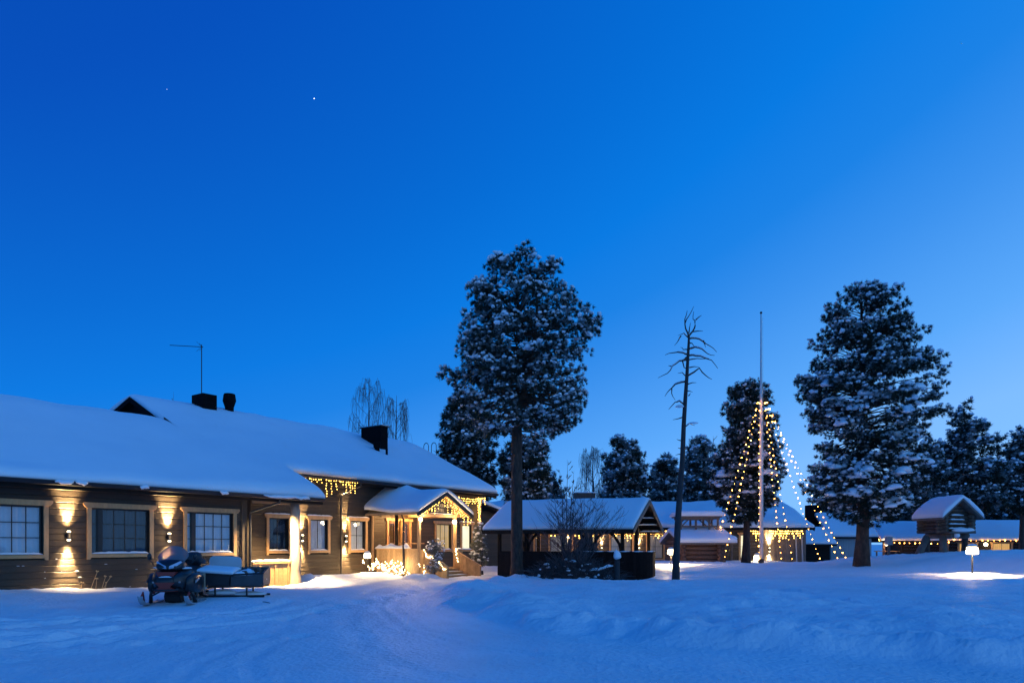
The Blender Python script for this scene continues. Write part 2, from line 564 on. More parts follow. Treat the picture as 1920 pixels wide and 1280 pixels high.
# rows fan out with distance so that the far ground is as wide as the view
us = list(-np.geomspace(9, 60, 10)[::-1]) + spread(-8.9, 8.9, .06) + list(np.geomspace(9, 60, 10))
YY, UU = np.meshgrid(np.array(ys), np.array(us), indexing='ij')
XX = UU * np.maximum(.98, np.interp(YY, [-60, 5, 4000], [1.4, .95, 410]))
del XX
XX = UU * (.9 + np.maximum(0, YY - 5) * .092)
ZZ = ground_h(XX, YY)
ny, nx = XX.shape
me = bpy.data.meshes.new('snow_ground')
vv = np.stack([XX, YY, ZZ], -1).reshape(-1, 3)
ii = np.arange(ny * nx).reshape(ny, nx)
quads = np.stack([ii[:-1, :-1], ii[:-1, 1:], ii[1:, 1:], ii[1:, :-1]], -1).reshape(-1, 4)


def np_mesh(name, V, F, mats, mi=None, smooth=True):
    me = bpy.data.meshes.new(name)
    k = F.shape[1]
    me.vertices.add(len(V)); me.vertices.foreach_set('co', V.astype(np.float32).ravel())
    me.loops.add(F.size); me.loops.foreach_set('vertex_index', F.astype(np.int32).ravel())
    me.polygons.add(len(F))
    me.polygons.foreach_set('loop_start', np.arange(0, F.size, k, dtype=np.int32))
    try:
        me.polygons.foreach_set('loop_total', np.full(len(F), k, np.int32))
    except Exception:
        pass
    for m in (mats if isinstance(mats, (list, tuple)) else [mats]):
        me.materials.append(m)
    if mi is not None:
        me.polygons.foreach_set('material_index', mi.astype(np.int32))
    me.polygons.foreach_set('use_smooth', np.full(len(F), smooth))
    me.update(calc_edges=True)
    me.validate()
    return me


bpy.data.meshes.remove(me)
link('snow_ground', np_mesh('snow_ground', vv, quads, GSNOW), kind='structure')


# ------------------------------------------------------------------ snow sheets on roofs
def snow_sheet(name, us, vs, pos, base, thick, parent, mask=None, m=ROOFSNOW, noskirt=None, raw=False):
    """pos(u,v)->(x,y); base(u,v)->z of the deck; thick(u,v)->snow depth. Closed slab."""
    us = np.array(us); vs = np.array(vs)
    U, V = np.meshgrid(us, vs, indexing='ij')
    X, Y = pos(U, V)
    B = base(U, V); T = B + thick(U, V)
    n = U.size
    VV = np.concatenate([np.stack([X, Y, T], -1).reshape(-1, 3), np.stack([X, Y, B], -1).reshape(-1, 3)])
    nu, nv = U.shape
    ok = np.ones((nu - 1, nv - 1), bool) if mask is None else mask((U[:-1, :-1] + U[1:, 1:]) / 2, (V[:-1, :-1] + V[1:, 1:]) / 2)
    I = np.arange(n).reshape(nu, nv)
    F = []
    for i in range(nu - 1):
        for j in range(nv - 1):
            if not ok[i, j]:
                continue
            a, b, c, d = I[i, j], I[i + 1, j], I[i + 1, j + 1], I[i, j + 1]
            F.append((a, b, c, d))
            F.append((a + n, d + n, c + n, b + n))
            for (p, q, ni, nj) in ((a, b, i, j - 1), (b, c, i + 1, j), (c, d, i, j + 1), (d, a, i - 1, j)):
                if ni < 0 or nj < 0 or ni >= nu - 1 or nj >= nv - 1 or not ok[ni, nj]:
                    if noskirt is not None and noskirt(float(U.ravel()[p] + U.ravel()[q]) / 2, float(V.ravel()[p] + V.ravel()[q]) / 2):
                        continue
                    F.append((q, p, p + n, q + n))
    if raw:
        return VV, np.array(F)
    me = np_mesh(name, VV, np.array(F), m)
    return link(name, me, parent)


def rnd_edge(d, r, t0=.35):
    """thickness factor at distance d from an edge: starts blunt, rounds up to 1 at r"""
    k = np.clip(d / r, 0, 1)
    return t0 + (1 - t0) * np.sqrt(np.clip(1 - (1 - k) ** 2, 0, 1))


def edgy(a, b, n_in, r=.35):
    """coordinates from a to b, dense near both ends"""
    e = [0, .015, .04, .08, .13, .20, .30]
    e = [x * r / .35 for x in e]
    mid = list(np.linspace(a + e[-1], b - e[-1], n_in))
    return [a + x for x in e[:-1]] + mid + [b - x for x in e[:-1]][::-1]


# ================================================================== LODGE
lodge = thing('lodge', 'long dark timber lodge with deep snow on its roof and lit porch', 'lodge', P0, LROT)
SL = .5
ZE = 3.24
TC, TB, TEND, TBEG = 7.0, 9.83, 23.6, -7.0
WE_A, WE_B = -.70, 1.5


def deck_front(w):
    return ZE + SL * (w + .7)


def deck_A(t, w):
    return np.minimum(deck_front(w), deck_front(5.4) - SL * (w - 5.4))


def deck_C(t, w):
    return np.minimum(deck_front(w), deck_front(8.0) - .3 * (w - 8.0))


def roofsnow_thick(t, w):
    eave = np.where(t < TB + 1e-6, WE_A - .13, WE_B - .06)
    wav = .05 * fbm(t, w * .2, .9, 3)
    k = rnd_edge(w - eave, .34, .55 + .25 * np.clip(fbm(t, 0 * w, .7, 3), -.6, .6))
    side = np.where((w < WE_B - .07), rnd_edge(TB + .02 - t, .25, .3), 1.0)
    end = rnd_edge(TEND + .02 - t, .3, .4)
    return np.maximum(.02, (.30 + .15 * fbm(t, w, .25, 3) + .035 * fbm(t, w, 1.1, 3) + wav) * k * side * end)


def ridge_soft(t, w, wr):
    return .10 * np.exp(-((w - wr) / .5) ** 2) * -1


wA = [WE_A - .13 + x for x in (0, .02, .05, .09, .14, .2, .28, .38)] + spread(WE_A + .45, 1.36, .15) + [1.44, 1.46, 1.49, 1.53, 1.58, 1.64, 1.72, 1.82] + spread(1.95, 4.8, .22) + spread(4.8, 6.0, .08) + [6.2, 6.8, 7.6, 8.6, 9.6]
tA = spread(TBEG, TC, .2) + [TC]
seam = lambda u, v: abs(u - TC) < 1e-4 and v < 5.3
snA = snow_sheet('roof_snow', tA, wA, lambda t, w: (t, w), deck_A, lambda t, w: roofsnow_thick(t, w) + ridge_soft(t, w, 5.4), lodge, noskirt=seam, raw=True)
wC = [x for x in wA if x < 5.35] + spread(5.36, 7.4, .22) + spread(7.4, 8.6, .08) + [8.8, 9.4, 10, 10.8, 11.6, 12.4]
tC = [TC, TC + .02, TC + .05, TC + .1, TC + .16, TC + .24, TC + .34] + spread(TC + .5, TB - .3, .18) + [TB - .24, TB - .16, TB - .1, TB - .05, TB - .02, TB] + spread(TB + .02, TEND - .3, .2) + [TEND - .22, TEND - .13, TEND - .06, TEND - .02, TEND]


def thickC(t, w):
    left = 1 - sstep(5.6, 6.3, w) * (1 - rnd_edge(t - TC + .02, .3, .45))
    sag = -.10 * np.exp(-((w - 8.0) / .5) ** 2)
    # drift that fills the valley beside the raised gable
    return roofsnow_thick(t, w) * left + sag


snC = snow_sheet('roof_snow', tC, wC, lambda t, w: (t, w), deck_C, thickC, lodge,
                 mask=lambda t, w: (t < TB) | (w > WE_B - .075), noskirt=seam, raw=True)
snV = np.concatenate([snA[0], snC[0]])
snF = np.concatenate([snA[1], snC[1] + len(snA[0])])
key_ = np.round(snV, 4)
_, first_, inv_ = np.unique(key_, axis=0, return_index=True, return_inverse=True)
snF = first_[inv_.ravel()][snF]
used_, inv2_ = np.unique(snF, return_inverse=True)
link('roof_snow', np_mesh('roof_snow', snV[used_], inv2_.reshape(snF.shape), ROOFSNOW), lodge)
# roof boards below the snow, fascia and gutters
rf = MB()
rf.prism([(WE_A, ZE - .12), (5.4, deck_front(5.4) - .14), (9.6, deck_front(5.4) - SL * 4.2 - .14), (9.6, deck_front(5.4) - SL * 4.2 - .006), (5.4, deck_front(5.4) - .006), (WE_A, ZE - .006)], 'x', TBEG, TC - .004)
rf.prism([(WE_A, ZE - .12), (6.0, deck_front(6) - .14), (6.0, deck_front(6) - .006), (WE_A, ZE - .006)], 'x', TC, TB)
rf.prism([(WE_B, deck_front(WE_B) - .12), (6.0, deck_front(6) - .14), (6.0, deck_front(6) - .006), (WE_B, deck_front(WE_B) - .006)], 'x', TB + .003, TEND)
rf.prism([(6.004, deck_front(6) - .14), (8.0, deck_front(8) - .14), (12.4, deck_front(8) - .3 * 4.4 - .14), (12.4, deck_front(8) - .3 * 4.4 - .006), (8.0, deck_front(8) - .006), (6.004, deck_front(6) - .006)], 'x', TC + .003, TEND)
roof = rf.build('roof', DARKW, lodge)
for (a, b, w) in ((TBEG, TB, WE_A), (TB + .02, TEND, WE_B)):
    z = deck_front(w)
    MB().prism([(w - .16, z - .05), (w - .13, z - .15), (w - .06, z - .17), (w - .02, z - .15), (w - .02, z - .02), (w - .04, z - .02), (w - .04, z - .12), (w - .12, z - .12), (w - .14, z - .04)], 'x', a, b).build('gutter', BLACK, roof)
    board('fascia', DARKW, roof, a, b, w + .002, w + .03, z - .26, z - .125)
MB().prism([(WE_A + .03, deck_front(WE_A + .03) - .17), (WE_B, deck_front(WE_B) - .17), (WE_B, deck_front(WE_B) - .125), (WE_A + .03, deck_front(WE_A + .03) - .125)], 'x', TB - .05, TB + .05).build('barge_board', DARKW, roof)
# crusts of snow that slid onto the gutter
for (t, ln) in ((.9, .45), (1.4, .3), (3.1, .25), (5.6, .3), (7.2, 1.5), (8.5, .6)):
    m_ = MB()
    pts = [(t + ln * k / 6, WE_A - .16 - .03 * random.random(), ZE - .05 - .05 * random.random()) for k in range(7)]
    m_.tube(pts, [.02, .045, .06, .05, .065, .05, .02], 7)
    m_.build('gutter_snow', ROOFSNOW, lodge, smooth=True)
# raised gable above the lower ridge
g = MB()
zb = lambda w: float(deck_A(0, w))
wl = 9.6
g.prism([(5.2, deck_front(5.2) - .02), (5.4, zb(5.4)), (8.0, zb(8) - .1), (wl, zb(wl) - .1), (wl, float(deck_C(0, wl)) - .15), (8.0, deck_front(8) - .15), (5.5, deck_front(5.5) - .15)], 'x', TC + .28, TC + .36)
g.build('gable_wall', SOOT, lodge)
for (wa, za, wb, zb_) in ((5.75, deck_front(5.75) - .12, 8.0, deck_front(8.0) - .12), (8.0, deck_front(8.0) - .12, 10.8, float(deck_C(0, 10.8)) - .12)):
    beam('barge_board', SOOT, lodge, (TC + .02, wa, za), (TC + .02, wb, zb_), .05, .2)
MB().box(TBEG, TEND - .3, 12.0, 12.2, 0, 5.6).build('rear_wall', DARKW, lodge)
MB().prism([(2.2, 0), (12, 0), (12, 5.6), (8, deck_front(8) - .15), (2.2, deck_front(2.2) - .15)], 'x', TEND - .55, TEND - .4).build('end_wall', DARKW, lodge)
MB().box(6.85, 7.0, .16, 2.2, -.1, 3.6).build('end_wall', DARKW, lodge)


# --- walls of planks
def plank_wall(parent, x0, x1, y, z0, top, rows_h, openings, m, depth=.10, pname='plank'):
    z = z0
    while z < top - .02:
        z2 = min(z + rows_h, top)
        cuts = [(x0, x1)]
        for (a, b, c, d) in openings:
            if z2 > c + .03 and z < d - .03:
                nc = []
                for (p, q) in cuts:
                    if b <= p or a >= q:
                        nc.append((p, q))
                    else:
                        if a > p:
                            nc.append((p, a))
                        if b < q:
                            nc.append((b, q))
                cuts = nc
        for (p, q) in cuts:
            if q - p > .03:
                board(pname, m, parent, p, q, y + random.uniform(-.004, .004), y + depth, z, z2 - .002)
        z = z2


AW = [(-.86, 1.06), (2.03, 3.91), (4.86, 6.72)]
AW0 = [(-3.7, -1.85)]
BWIN = [(9.42, 10.56), (11.41, 12.55), (13.58, 14.68)]
BWIN2 = [(19.26, 20.66), (21.30, 22.36)]
DOORS = [(15.87, 16.62), (16.84, 17.52)]
ZB, ZT = 1.12, 2.70
wallA = part('wall', lodge)
plank_wall(wallA, -6.5, 6.99, 0, -.12, 3.30, .1735, [(a + .10, b - .10, ZB + .09, ZT - .13) for a, b in AW0 + AW], WALLW)
wallB = part('wall', lodge)
plank_wall(wallB, 7.0, 23.0, 2.2, -.12, 4.52, .1735, [(a + .09, b - .09, ZB + .09, ZT - .13) for a, b in BWIN + BWIN2] + [(15.97, 17.42, .45, 2.58)], WALLW)
for t in (7.04,):
    board('corner_board', WALLW, wallA, 6.90, 7.12, -.05, .13, -.1, 3.22)
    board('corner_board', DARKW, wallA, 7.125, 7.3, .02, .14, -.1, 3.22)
board('corner_board', WALLW, wallB, 22.9, 23.1, 2.14, 2.34, -.1, 4.5)


def snow_strip(parent, x0, x1, y0, y1, z, h, name='sill_snow', m=SNOW):
    n = max(5, int((x1 - x0) / .09))
    mb = MB()
    prof = []
    for i in range(n + 1):
        x = x0 + (x1 - x0) * i / n
        e = min(1, min(i, n - i) / 1.5 + .25)
        hh = h * e * random.uniform(.7, 1.25)
        prof.append((x, hh))
    vs = []
    for x, hh in prof:
        vs += [(x, y0, z), (x, y0 - .01, z + hh * .55), (x, y0 + (y1 - y0) * .35, z + hh), (x, y1, z + hh * 1.0), (x, y1, z)]
    fs = []
    for i in range(n):
        for k in range(4):
            fs.append((i * 5 + k, (i + 1) * 5 + k, (i + 1) * 5 + k + 1, i * 5 + k + 1))
        fs.append((i * 5 + 4, (i + 1) * 5 + 4, (i + 1) * 5, i * 5))
    fs += [(4, 3, 2, 1, 0), tuple(n * 5 + k for k in range(5))]
    mb.add(vs, fs)
    return mb.build(name, m, parent, smooth=True)


def window(parent, x0, x1, y, z0, z1, cols, rows, backing, narrow=0.0, casing=CASEW, snow=True, depth=.16, headsnow=False):
    """timber-cased window: casing boards proud of the wall, dark sash set back, a pane object per light, blind behind"""
    w = part('window', parent)
    cw = .115
    hd = MB()
    e = .10
    hd.prism([(x0 - e, z1 - .02), (x0 - e + .02, z1), (x1 + e - .02, z1), (x1 + e, z1 - .02), (x1 + e, z1 - .07), (x1 + e - .07, z1 - .15), (x0 - e + .07, z1 - .15), (x0 - e, z1 - .07)], 'y', y - .07, y - .004)
    hd.build('casing', casing, w)
    for s, xa in ((1, x0), (-1, x1 - cw)):
        xi, xo = (xa + cw, xa) if s == 1 else (xa, xa + cw)
        jb = MB()
        jb.prism([(xa, z1 - .152), (xa + cw, z1 - .152), (xa + cw, z0 + .02)] + ([(xa + cw - .04, z0 - .05), (xa, z0 - .05)] if s == 1 else [(xa + cw, z0 - .05), (xa + .04, z0 - .05), (xa, z0 + .02)]), 'y', y - .05, y - .003)
        jb.build('casing', casing, w)
    board('casing', casing, w, x0 + cw + .002, x1 - cw - .002, y - .055, y - .003, z0, z0 + .10)
    xi0, xi1, zi0, zi1 = x0 + cw - .01, x1 - cw + .01, z0 + .09, z1 - .14
    yf = y + depth * .55
    fr = MB()
    ft = .05
    fr.box(xi0, xi1, y - .002, y + depth, zi0, zi0 + .02)
    fr.box(xi0, xi1, y + .001, y + depth, zi1 - .02, zi1)
    fr.box(xi0, xi0 + .02, y + .001, y + depth, zi0 + .022, zi1 - .022)
    fr.box(xi1 - .02, xi1, y + .001, y + depth, zi0 + .022, zi1 - .022)
    groups = []
    if narrow:
        groups.append((xi0 + .02, xi0 + .02 + narrow, 1, rows))
        groups.append((xi0 + .02 + narrow + .10, xi1 - .03, cols, rows))
        fr.box(xi0 + .02 + narrow, xi0 + .12 + narrow, yf - .03, yf + .05, zi0 + .023, zi1 - .023)
    else:
        groups.append((xi0 + .03, xi1 - .03, cols, rows))
    for (ga, gb, c, r) in groups:
        fr.box(ga, gb, yf - .02, yf + .03, zi0 + .021, zi0 + .06)
        fr.box(ga, gb, yf - .02, yf + .03, zi1 - .06, zi1 - .021)
        fr.box(ga, ga + .035, yf - .019, yf + .029, zi0 + .061, zi1 - .061)
        fr.box(gb - .035, gb, yf - .019, yf + .029, zi0 + .061, zi1 - .061)
        a, b, lo, hi = ga + .035, gb - .035, zi0 + .06, zi1 - .06
        for i in range(1, c):
            x = a + (b - a) * i / c
            board('muntin', SASH, w, x - .011, x + .011, yf - .012, yf + .012, lo, hi)
        for j in range(1, r):
            z = lo + (hi - lo) * j / r
            board('muntin', SASH, w, a, b, yf - .010, yf + .010, z - .011, z + .011)
        key = ('pane', round((b - a) / c, 3), round((hi - lo) / r, 3))
        if key not in _unit:
            pw_, ph_ = (b - a) / c, (hi - lo) / r
            _unit[key] = MB().box(-pw_ / 2, pw_ / 2, -.003, .003, -ph_ / 2, ph_ / 2).mesh('pane', GLASS)
        for i in range(c):
            for j in range(r):
                o = link('pane', _unit[key], w, (a + (b - a) * (i + .5) / c, yf + .001, lo + (hi - lo) * (j + .5) / r))
                o.rotation_euler = (R(random.uniform(-.35, .35)), 0, R(random.uniform(-.35, .35)))
    fr.build('sash', SASH, w)
    bl = MB()
    nfold = max(6, int((xi1 - xi0) / .06))
    vs = []
    for i in range(nfold + 1):
        x = xi0 - .02 + (xi1 - xi0 + .04) * i / nfold
        yy = yf + .045 + (.012 if i % 2 else 0)
        vs += [(x, yy, zi0 - .02), (x, yy, zi1 + .02)]
    bl.add(vs, [(2 * i, 2 * i + 2, 2 * i + 3, 2 * i + 1) for i in range(nfold)])
    # light-tight box behind the blind
    bl.add([(xi0 - .02, y + depth + .13, zi0 - .02), (xi1 + .02, y + depth + .13, zi0 - .02), (xi1 + .02, y + depth + .13, zi1 + .02), (xi0 - .02, y + depth + .13, zi1 + .02)], [(0, 1, 2, 3)])
    bl.build('blind', backing, w)
    if snow:
        snow_strip(w, xi0 + .03, xi1 - .03, y - .04, yf - .03, zi0 + .021, .06)
    if headsnow:
        snow_strip(w, x0 - e + .02, x1 + e - .02, y - .065, y - .01, z1 + .001, .045, 'head_snow')
    return w


for k, (a, b) in enumerate(AW0 + AW):
    window(lodge, a, b, 0, ZB, ZT, 4, 3, CURT if k == 2 else BLIND, narrow=.2)
for k, (a, b) in enumerate(BWIN):
    window(lodge, a, b, 2.2, ZB + .02, ZT, 2, 2 if k == 2 else 1, CURT if k == 0 else BLIND, headsnow=True)
window(lodge, BWIN2[0][0], BWIN2[0][1], 2.2, ZB, ZT, 3, 1, LITCUR)
window(lodge, BWIN2[1][0], BWIN2[1][1], 2.2, ZB, ZT, 1, 1, LITWHITE, headsnow=True)
# snow clinging to the plank joints of the near wall
cl = MB()
for _ in range(46):
    t = random.choice([random.gauss(1.6, .5), random.gauss(4.4, .45), random.uniform(0, 6.8)])
    z = -.12 + .1735 * random.randint(2, 7)
    if any(a - .1 < t < b + .1 and z > ZB - .1 for a, b in AW):
        continue
    cl.ball((t, -.012, z + .006), (random.uniform(.012, .05), .012, .008), 6, 4)
cl.build('clinging_snow', SNOW, lodge, smooth=True, kind='stuff')

# --- recessed corner: log post, beam, planter front
pm = MB()
pz = [-.25, 0, .3, .55, .8, 1.2, 1.7, 2.2, 2.7, 3.06]
pm.tube([(9.12 + random.uniform(-.02, .02), .0 + random.uniform(-.02, .02), z) for z in pz], [.27, .25, .21, .185, .215, .185, .18, .175, .18, .175], 14)
post_o = pm.build('log_post', LOGW, lodge, smooth=True)
board('beam', DARKW, lodge, 7.12, 9.75, -.14, .12, 3.06, 3.22)
board('beam', CASEW, lodge, 7.35, 9.0, .02, .11, 2.95, 3.058)
MB().box(7.3, 9.75, .12, 2.2, 3.19, 3.22).build('soffit', WALLW, lodge)
scr = part('screen', lodge)
k = 7.36
while k < 8.86:
    board('board', CASEW, scr, k, min(k + .2, 8.9), -.02 + random.uniform(-.004, .004), .03, -.12, .80)
    k += .203
board('rail', CASEW, scr, 7.34, 8.93, -.06, .06, .802, .88)
for x in (7.62, 8.25, 8.8):
    board('batten', CASEW, scr, x - .03, x + .03, -.05, -.025, -.1, .79)
snow_strip(scr, 7.34, 8.92, -.06, .10, .882, .07, 'rail_snow')
# --- drainpipes
MB().tube([(7.9, WE_A - .08, ZE - .12), (7.9, WE_A - .08, ZE - .28), (7.25, -.05, ZE - .62), (7.2, -.09, ZE - .72), (7.2, -.09, .0)], .045, 8).build('drainpipe', BLACK, lodge)
tp = 13.1
MB().tube([(tp + .5, WE_B - .08, 4.16), (tp + .5, WE_B - .08, 4.05), (tp, 2.12, 3.68), (tp, 2.12, 3.55), (tp, 2.12, .1)], .045, 8).build('drainpipe', BLACK, lodge)
b_ = MB(); b_.ball((7.45, 2.16, 1.98), (.07, .03, .09), 8, 6); b_.build('alarm_bell', POLEW, lodge, smooth=True)

# --- chimneys, vents, roof ladder hoops
t1, z1 = tz(383, 741, 7.6)
ch = MB(); ch.box(t1 - .33, t1 + .33, 7.15, 8.05, z1 - .9, z1)
ch.build('chimney', SOOT, lodge)
t1, z1 = tz(430, 740, 7.6)
ch = MB(); ch.lathe([(.18, -1.0), (.20, -.58), (.30, -.28), (.26, -.0), (.24, .04)], (t1, 7.6, z1), 8); ch.build('vent', SOOT, lodge)
t1, z1 = tz(714, 796, 5.2)
ch = MB(); ch.box(t1, t1 + .5, 5.2, 6.7, z1 - 2.2, z1 - .06); cho = ch.build('chimney', SOOT, lodge)
MB().box(t1 - .07, t1 + .57, 5.13, 6.77, z1 - .06, z1 - .01).build('chimney_cap', BLACK, cho)
snow_strip(cho, t1 - .05, t1 + .55, 5.15, 6.75, z1 - .009, .05, 'cap_snow')
t2, z2 = tz(707, 830, 4.9)
ch = MB(); ch.lathe([(.13, -1.2), (.13, -.28), (.18, -.25), (.20, 0), (.16, .05)], (t2, 4.9, z2), 10); ch.build('vent', SOOT, lodge)
t2, z2 = tz(725, 841, 4.4)
ch = MB(); ch.lathe([(.06, -.9), (.06, 0)], (t2, 4.4, z2), 8); ch.build('vent', SOOT, lodge)
t3, z3 = tz(808, 850, 6.6)
hp = MB()
for o in (0, .55):
    pts = []
    for k in range(11):
        a = math.pi * k / 10
        pts.append((t3 - .1 + o * .25, 6.9 - o * .9 - .2 * math.cos(a) * 1.0, z3 - .35 + (.75 if 0 < k < 10 else 0) * 1.0 + .25 * math.sin(a)))
    hp.tube(pts, .022, 6)
hp.build('ladder_hoop', BLACK, lodge)
# lean-to wing at the far end of the lodge
wing = part('wing', lodge)
plank_wall(wing, 23.2, 27.6, 3.3, -.1, 3.45, .24, [], WALLW)
snow_sheet('wing_snow', edgy(23.3, 28.0, 14), edgy(2.6, 7.0, 10), lambda t, w: (t, w), lambda t, w: 3.95 - .2 * (t - 23.3) + 0 * w,
           lambda t, w: .26 * rnd_edge(28.02 - t, .3) * rnd_edge(w - 2.58, .3), wing)
MB().prism([(2.6, 0), (7.0, 0), (7.0, .12), (2.6, .12)], 'x', 0, .01)
wr = MB(); wr.add([(23.3, 2.62, 3.82), (27.98, 2.62, 2.886), (27.98, 6.98, 2.886), (23.3, 6.98, 3.82), (23.3, 2.62, 3.946), (27.98, 2.62, 3.01), (27.98, 6.98, 3.01), (23.3, 6.98, 3.946)],
                  [(0, 3, 2, 1), (4, 5, 6, 7), (0, 1, 5, 4), (1, 2, 6, 5), (2, 3, 7, 6), (3, 0, 4, 7)])
wr.build('wing_roof', DARKW, wing)

# --- porch
TP0, TP1, WF = 14.9, 17.9, -.75
DZ = .45
TRID = 16.39
porch = part('porch', lodge)
MB().box(TP0 + .05, TP1, WF + .02, 2.2, DZ - .12, DZ).build('deck', DECKW, porch)
# side railing of vertical boards (left), end boards to the ground
w_ = WF
while w_ < 1.78:
    board('rail_board', DECKW, porch, TP0 - .02 + random.uniform(-.005, .005), TP0 + .025, w_ + .003, min(w_ + .168, 1.8), -.05, 1.27)
    w_ += .17
board('rail', DECKW, porch, TP0 - .06, TP0 + .07, WF - .05, 1.82, 1.272, 1.315)
sn = MB()
nn = 26
vs, fs = [], []
for i in range(nn + 1):
    w__ = -.25 + 2.07 * i / nn
    e = min(1, min(i, nn - i) / 2.5 + .15)
    h_ = .17 * e * (1 + .35 * math.sin(i * .55) + random.uniform(-.08, .08))
    vs += [(TP0 - .09, w__, 1.317), (TP0 - .10, w__, 1.317 + h_ * .6), (TP0, w__, 1.317 + h_), (TP0 + .09, w__, 1.317 + h_ * .7), (TP0 + .08, w__, 1.317)]
for i in range(nn):
    for k in range(4):
        fs.append((i * 5 + k, i * 5 + k + 1, (i + 1) * 5 + k + 1, (i + 1) * 5 + k))
fs += [(0, 1, 2, 3, 4)]
sn.add(vs, fs); sn.build('rail_snow', SNOW, porch, smooth=True)
# posts and wall plates
for t in (TP0 + .06, 17.36):
    board('post', DECKW, porch, t - .065, t + .065, WF - .06, WF + .07, -.1, 2.92)
board('post', DARKW, porch, TP0, TP0 + .12, .55, .67, DZ, 2.92)
board('post', DECKW, porch, TP0, TP0 + .09, 2.08, 2.18, DZ, 2.92)
board('plate', DECKW, porch, TP0, TP0 + .13, WF - .1, 2.18, 2.80, 3.0)
board('plate', DECKW, porch, 17.30, 17.43, WF - .1, 2.18, 2.80, 3.0)
board('tie_beam', DECKW, porch, TP0 + .13, 17.29, WF - .05, WF + .06, 2.72, 2.86)
snow_strip(porch, TRID - .75, TRID + .75, WF - .05, WF + .05, 2.862, .05, 'beam_snow')
board('rail', DECKW, porch, 15.0, 17.3, 1.1, 1.16, 1.52, 1.58)
MB().tube([(TP0 - .05, .2, 2.98), (TP0 - .05, .2, 2.85), (TP0 - .08, .05, 2.6), (TP0 - .08, .05, .0)], .05, 8).build('drainpipe', BLACK, porch)


def porch_deck(t, w):
    return 3.86 - .52 * np.abs(t - TRID) + sstep(.3, 2.2, w) * .45 * (1 - np.clip(np.abs(t - TRID) / 1.9, 0, 1) * .6)


tp_ = edgy(TRID - 1.88, TRID + 1.88, 30)
snow_sheet('porch_snow', tp_, [-1.12 + x for x in (0, .02, .05, .1, .17, .26, .36)] + spread(-.6, 3.1, .2),
           lambda t, w: (t, w), porch_deck,
           lambda t, w: (.25 + .03 * fbm(t, w, 1.1, 2)) * rnd_edge(w + 1.13, .3, .55) * rnd_edge(TRID + 1.9 - t, .4, .5) * rnd_edge(t - TRID + 1.9, .4, .5) - .07 * np.exp(-((t - TRID) / .22) ** 2), porch)
pr = MB()
for s in (-1, 1):
    pr.add([(TRID, -1.08, 3.85), (TRID + s * 1.86, -1.08, 3.85 - .52 * 1.86), (TRID + s * 1.86, 2.15, 3.85 - .52 * 1.86), (TRID, 2.15, 3.85),
            (TRID, -1.08, 3.75), (TRID + s * 1.86, -1.08, 3.75 - .52 * 1.86), (TRID + s * 1.86, 2.15, 3.75 - .52 * 1.86), (TRID, 2.15, 3.75)],
           [(0, 1, 2, 3), (4, 7, 6, 5), (0, 4, 5, 1), (1, 5, 6, 2), (2, 6, 7, 3)])
pr.build('porch_roof', DECKW, porch)
for s in (-1, 1):
    beam('barge_board', BLACK, porch, (TRID, -1.09, 3.76), (TRID + s * 1.9, -1.09, 3.76 - .52 * 1.9), .04, .17)
    beam('rafter', DECKW, porch, (TRID + s * .05, WF - .02, 3.62), (TRID + s * 1.55, WF - .02, 3.62 - .52 * 1.5), .06, .13)
# boards filling the gable beside the sign
for k in range(9):
    for s in (-1, 1):
        a = TRID + s * (.62 + k * .11)
        zt = 3.55 - .52 * abs(a - TRID) - .1
        if zt > 2.9:
            board('gable_board', DECKW, porch, a - .052, a + .052, WF + .005, WF + .045, 2.862, zt)
# doors in the porch wall (two glazed leaves in pine frames)
for (a, b) in DOORS:
    d = part('door', lodge)
    board('frame', CASEW, d, a, a + .11, 2.13, 2.26, DZ, 2.6)
    board('frame', CASEW, d, b - .11, b, 2.13, 2.26, DZ, 2.6)
    board('frame', CASEW, d, a - .06, b + .06, 2.11, 2.26, 2.602, 2.74)
    lf = MB()
    lf.box(a + .115, a + .22, 2.2, 2.25, DZ, 2.595); lf.box(b - .22, b - .115, 2.2, 2.25, DZ, 2.595)
    lf.box(a + .222, b - .222, 2.201, 2.249, DZ, DZ + .35); lf.box(a + .222, b - .222, 2.201, 2.249, 2.48, 2.594)
    lf.build('leaf', REDLOG, d)
    MB().box(a + .22, b - .22, 2.222, 2.228, DZ + .35, 2.48).build('pane', GLASS, d)
    MB().tube([(a + .17, 2.17, 1.45), (a + .17, 2.15, 1.5), (a + .17, 2.15, 1.85), (a + .17, 2.17, 1.9)], .012, 6).build('handle', POLEW, d)
    MB().box(a, b, 2.5, 2.55, DZ, 2.7).build('hallway', ROOMW, d)
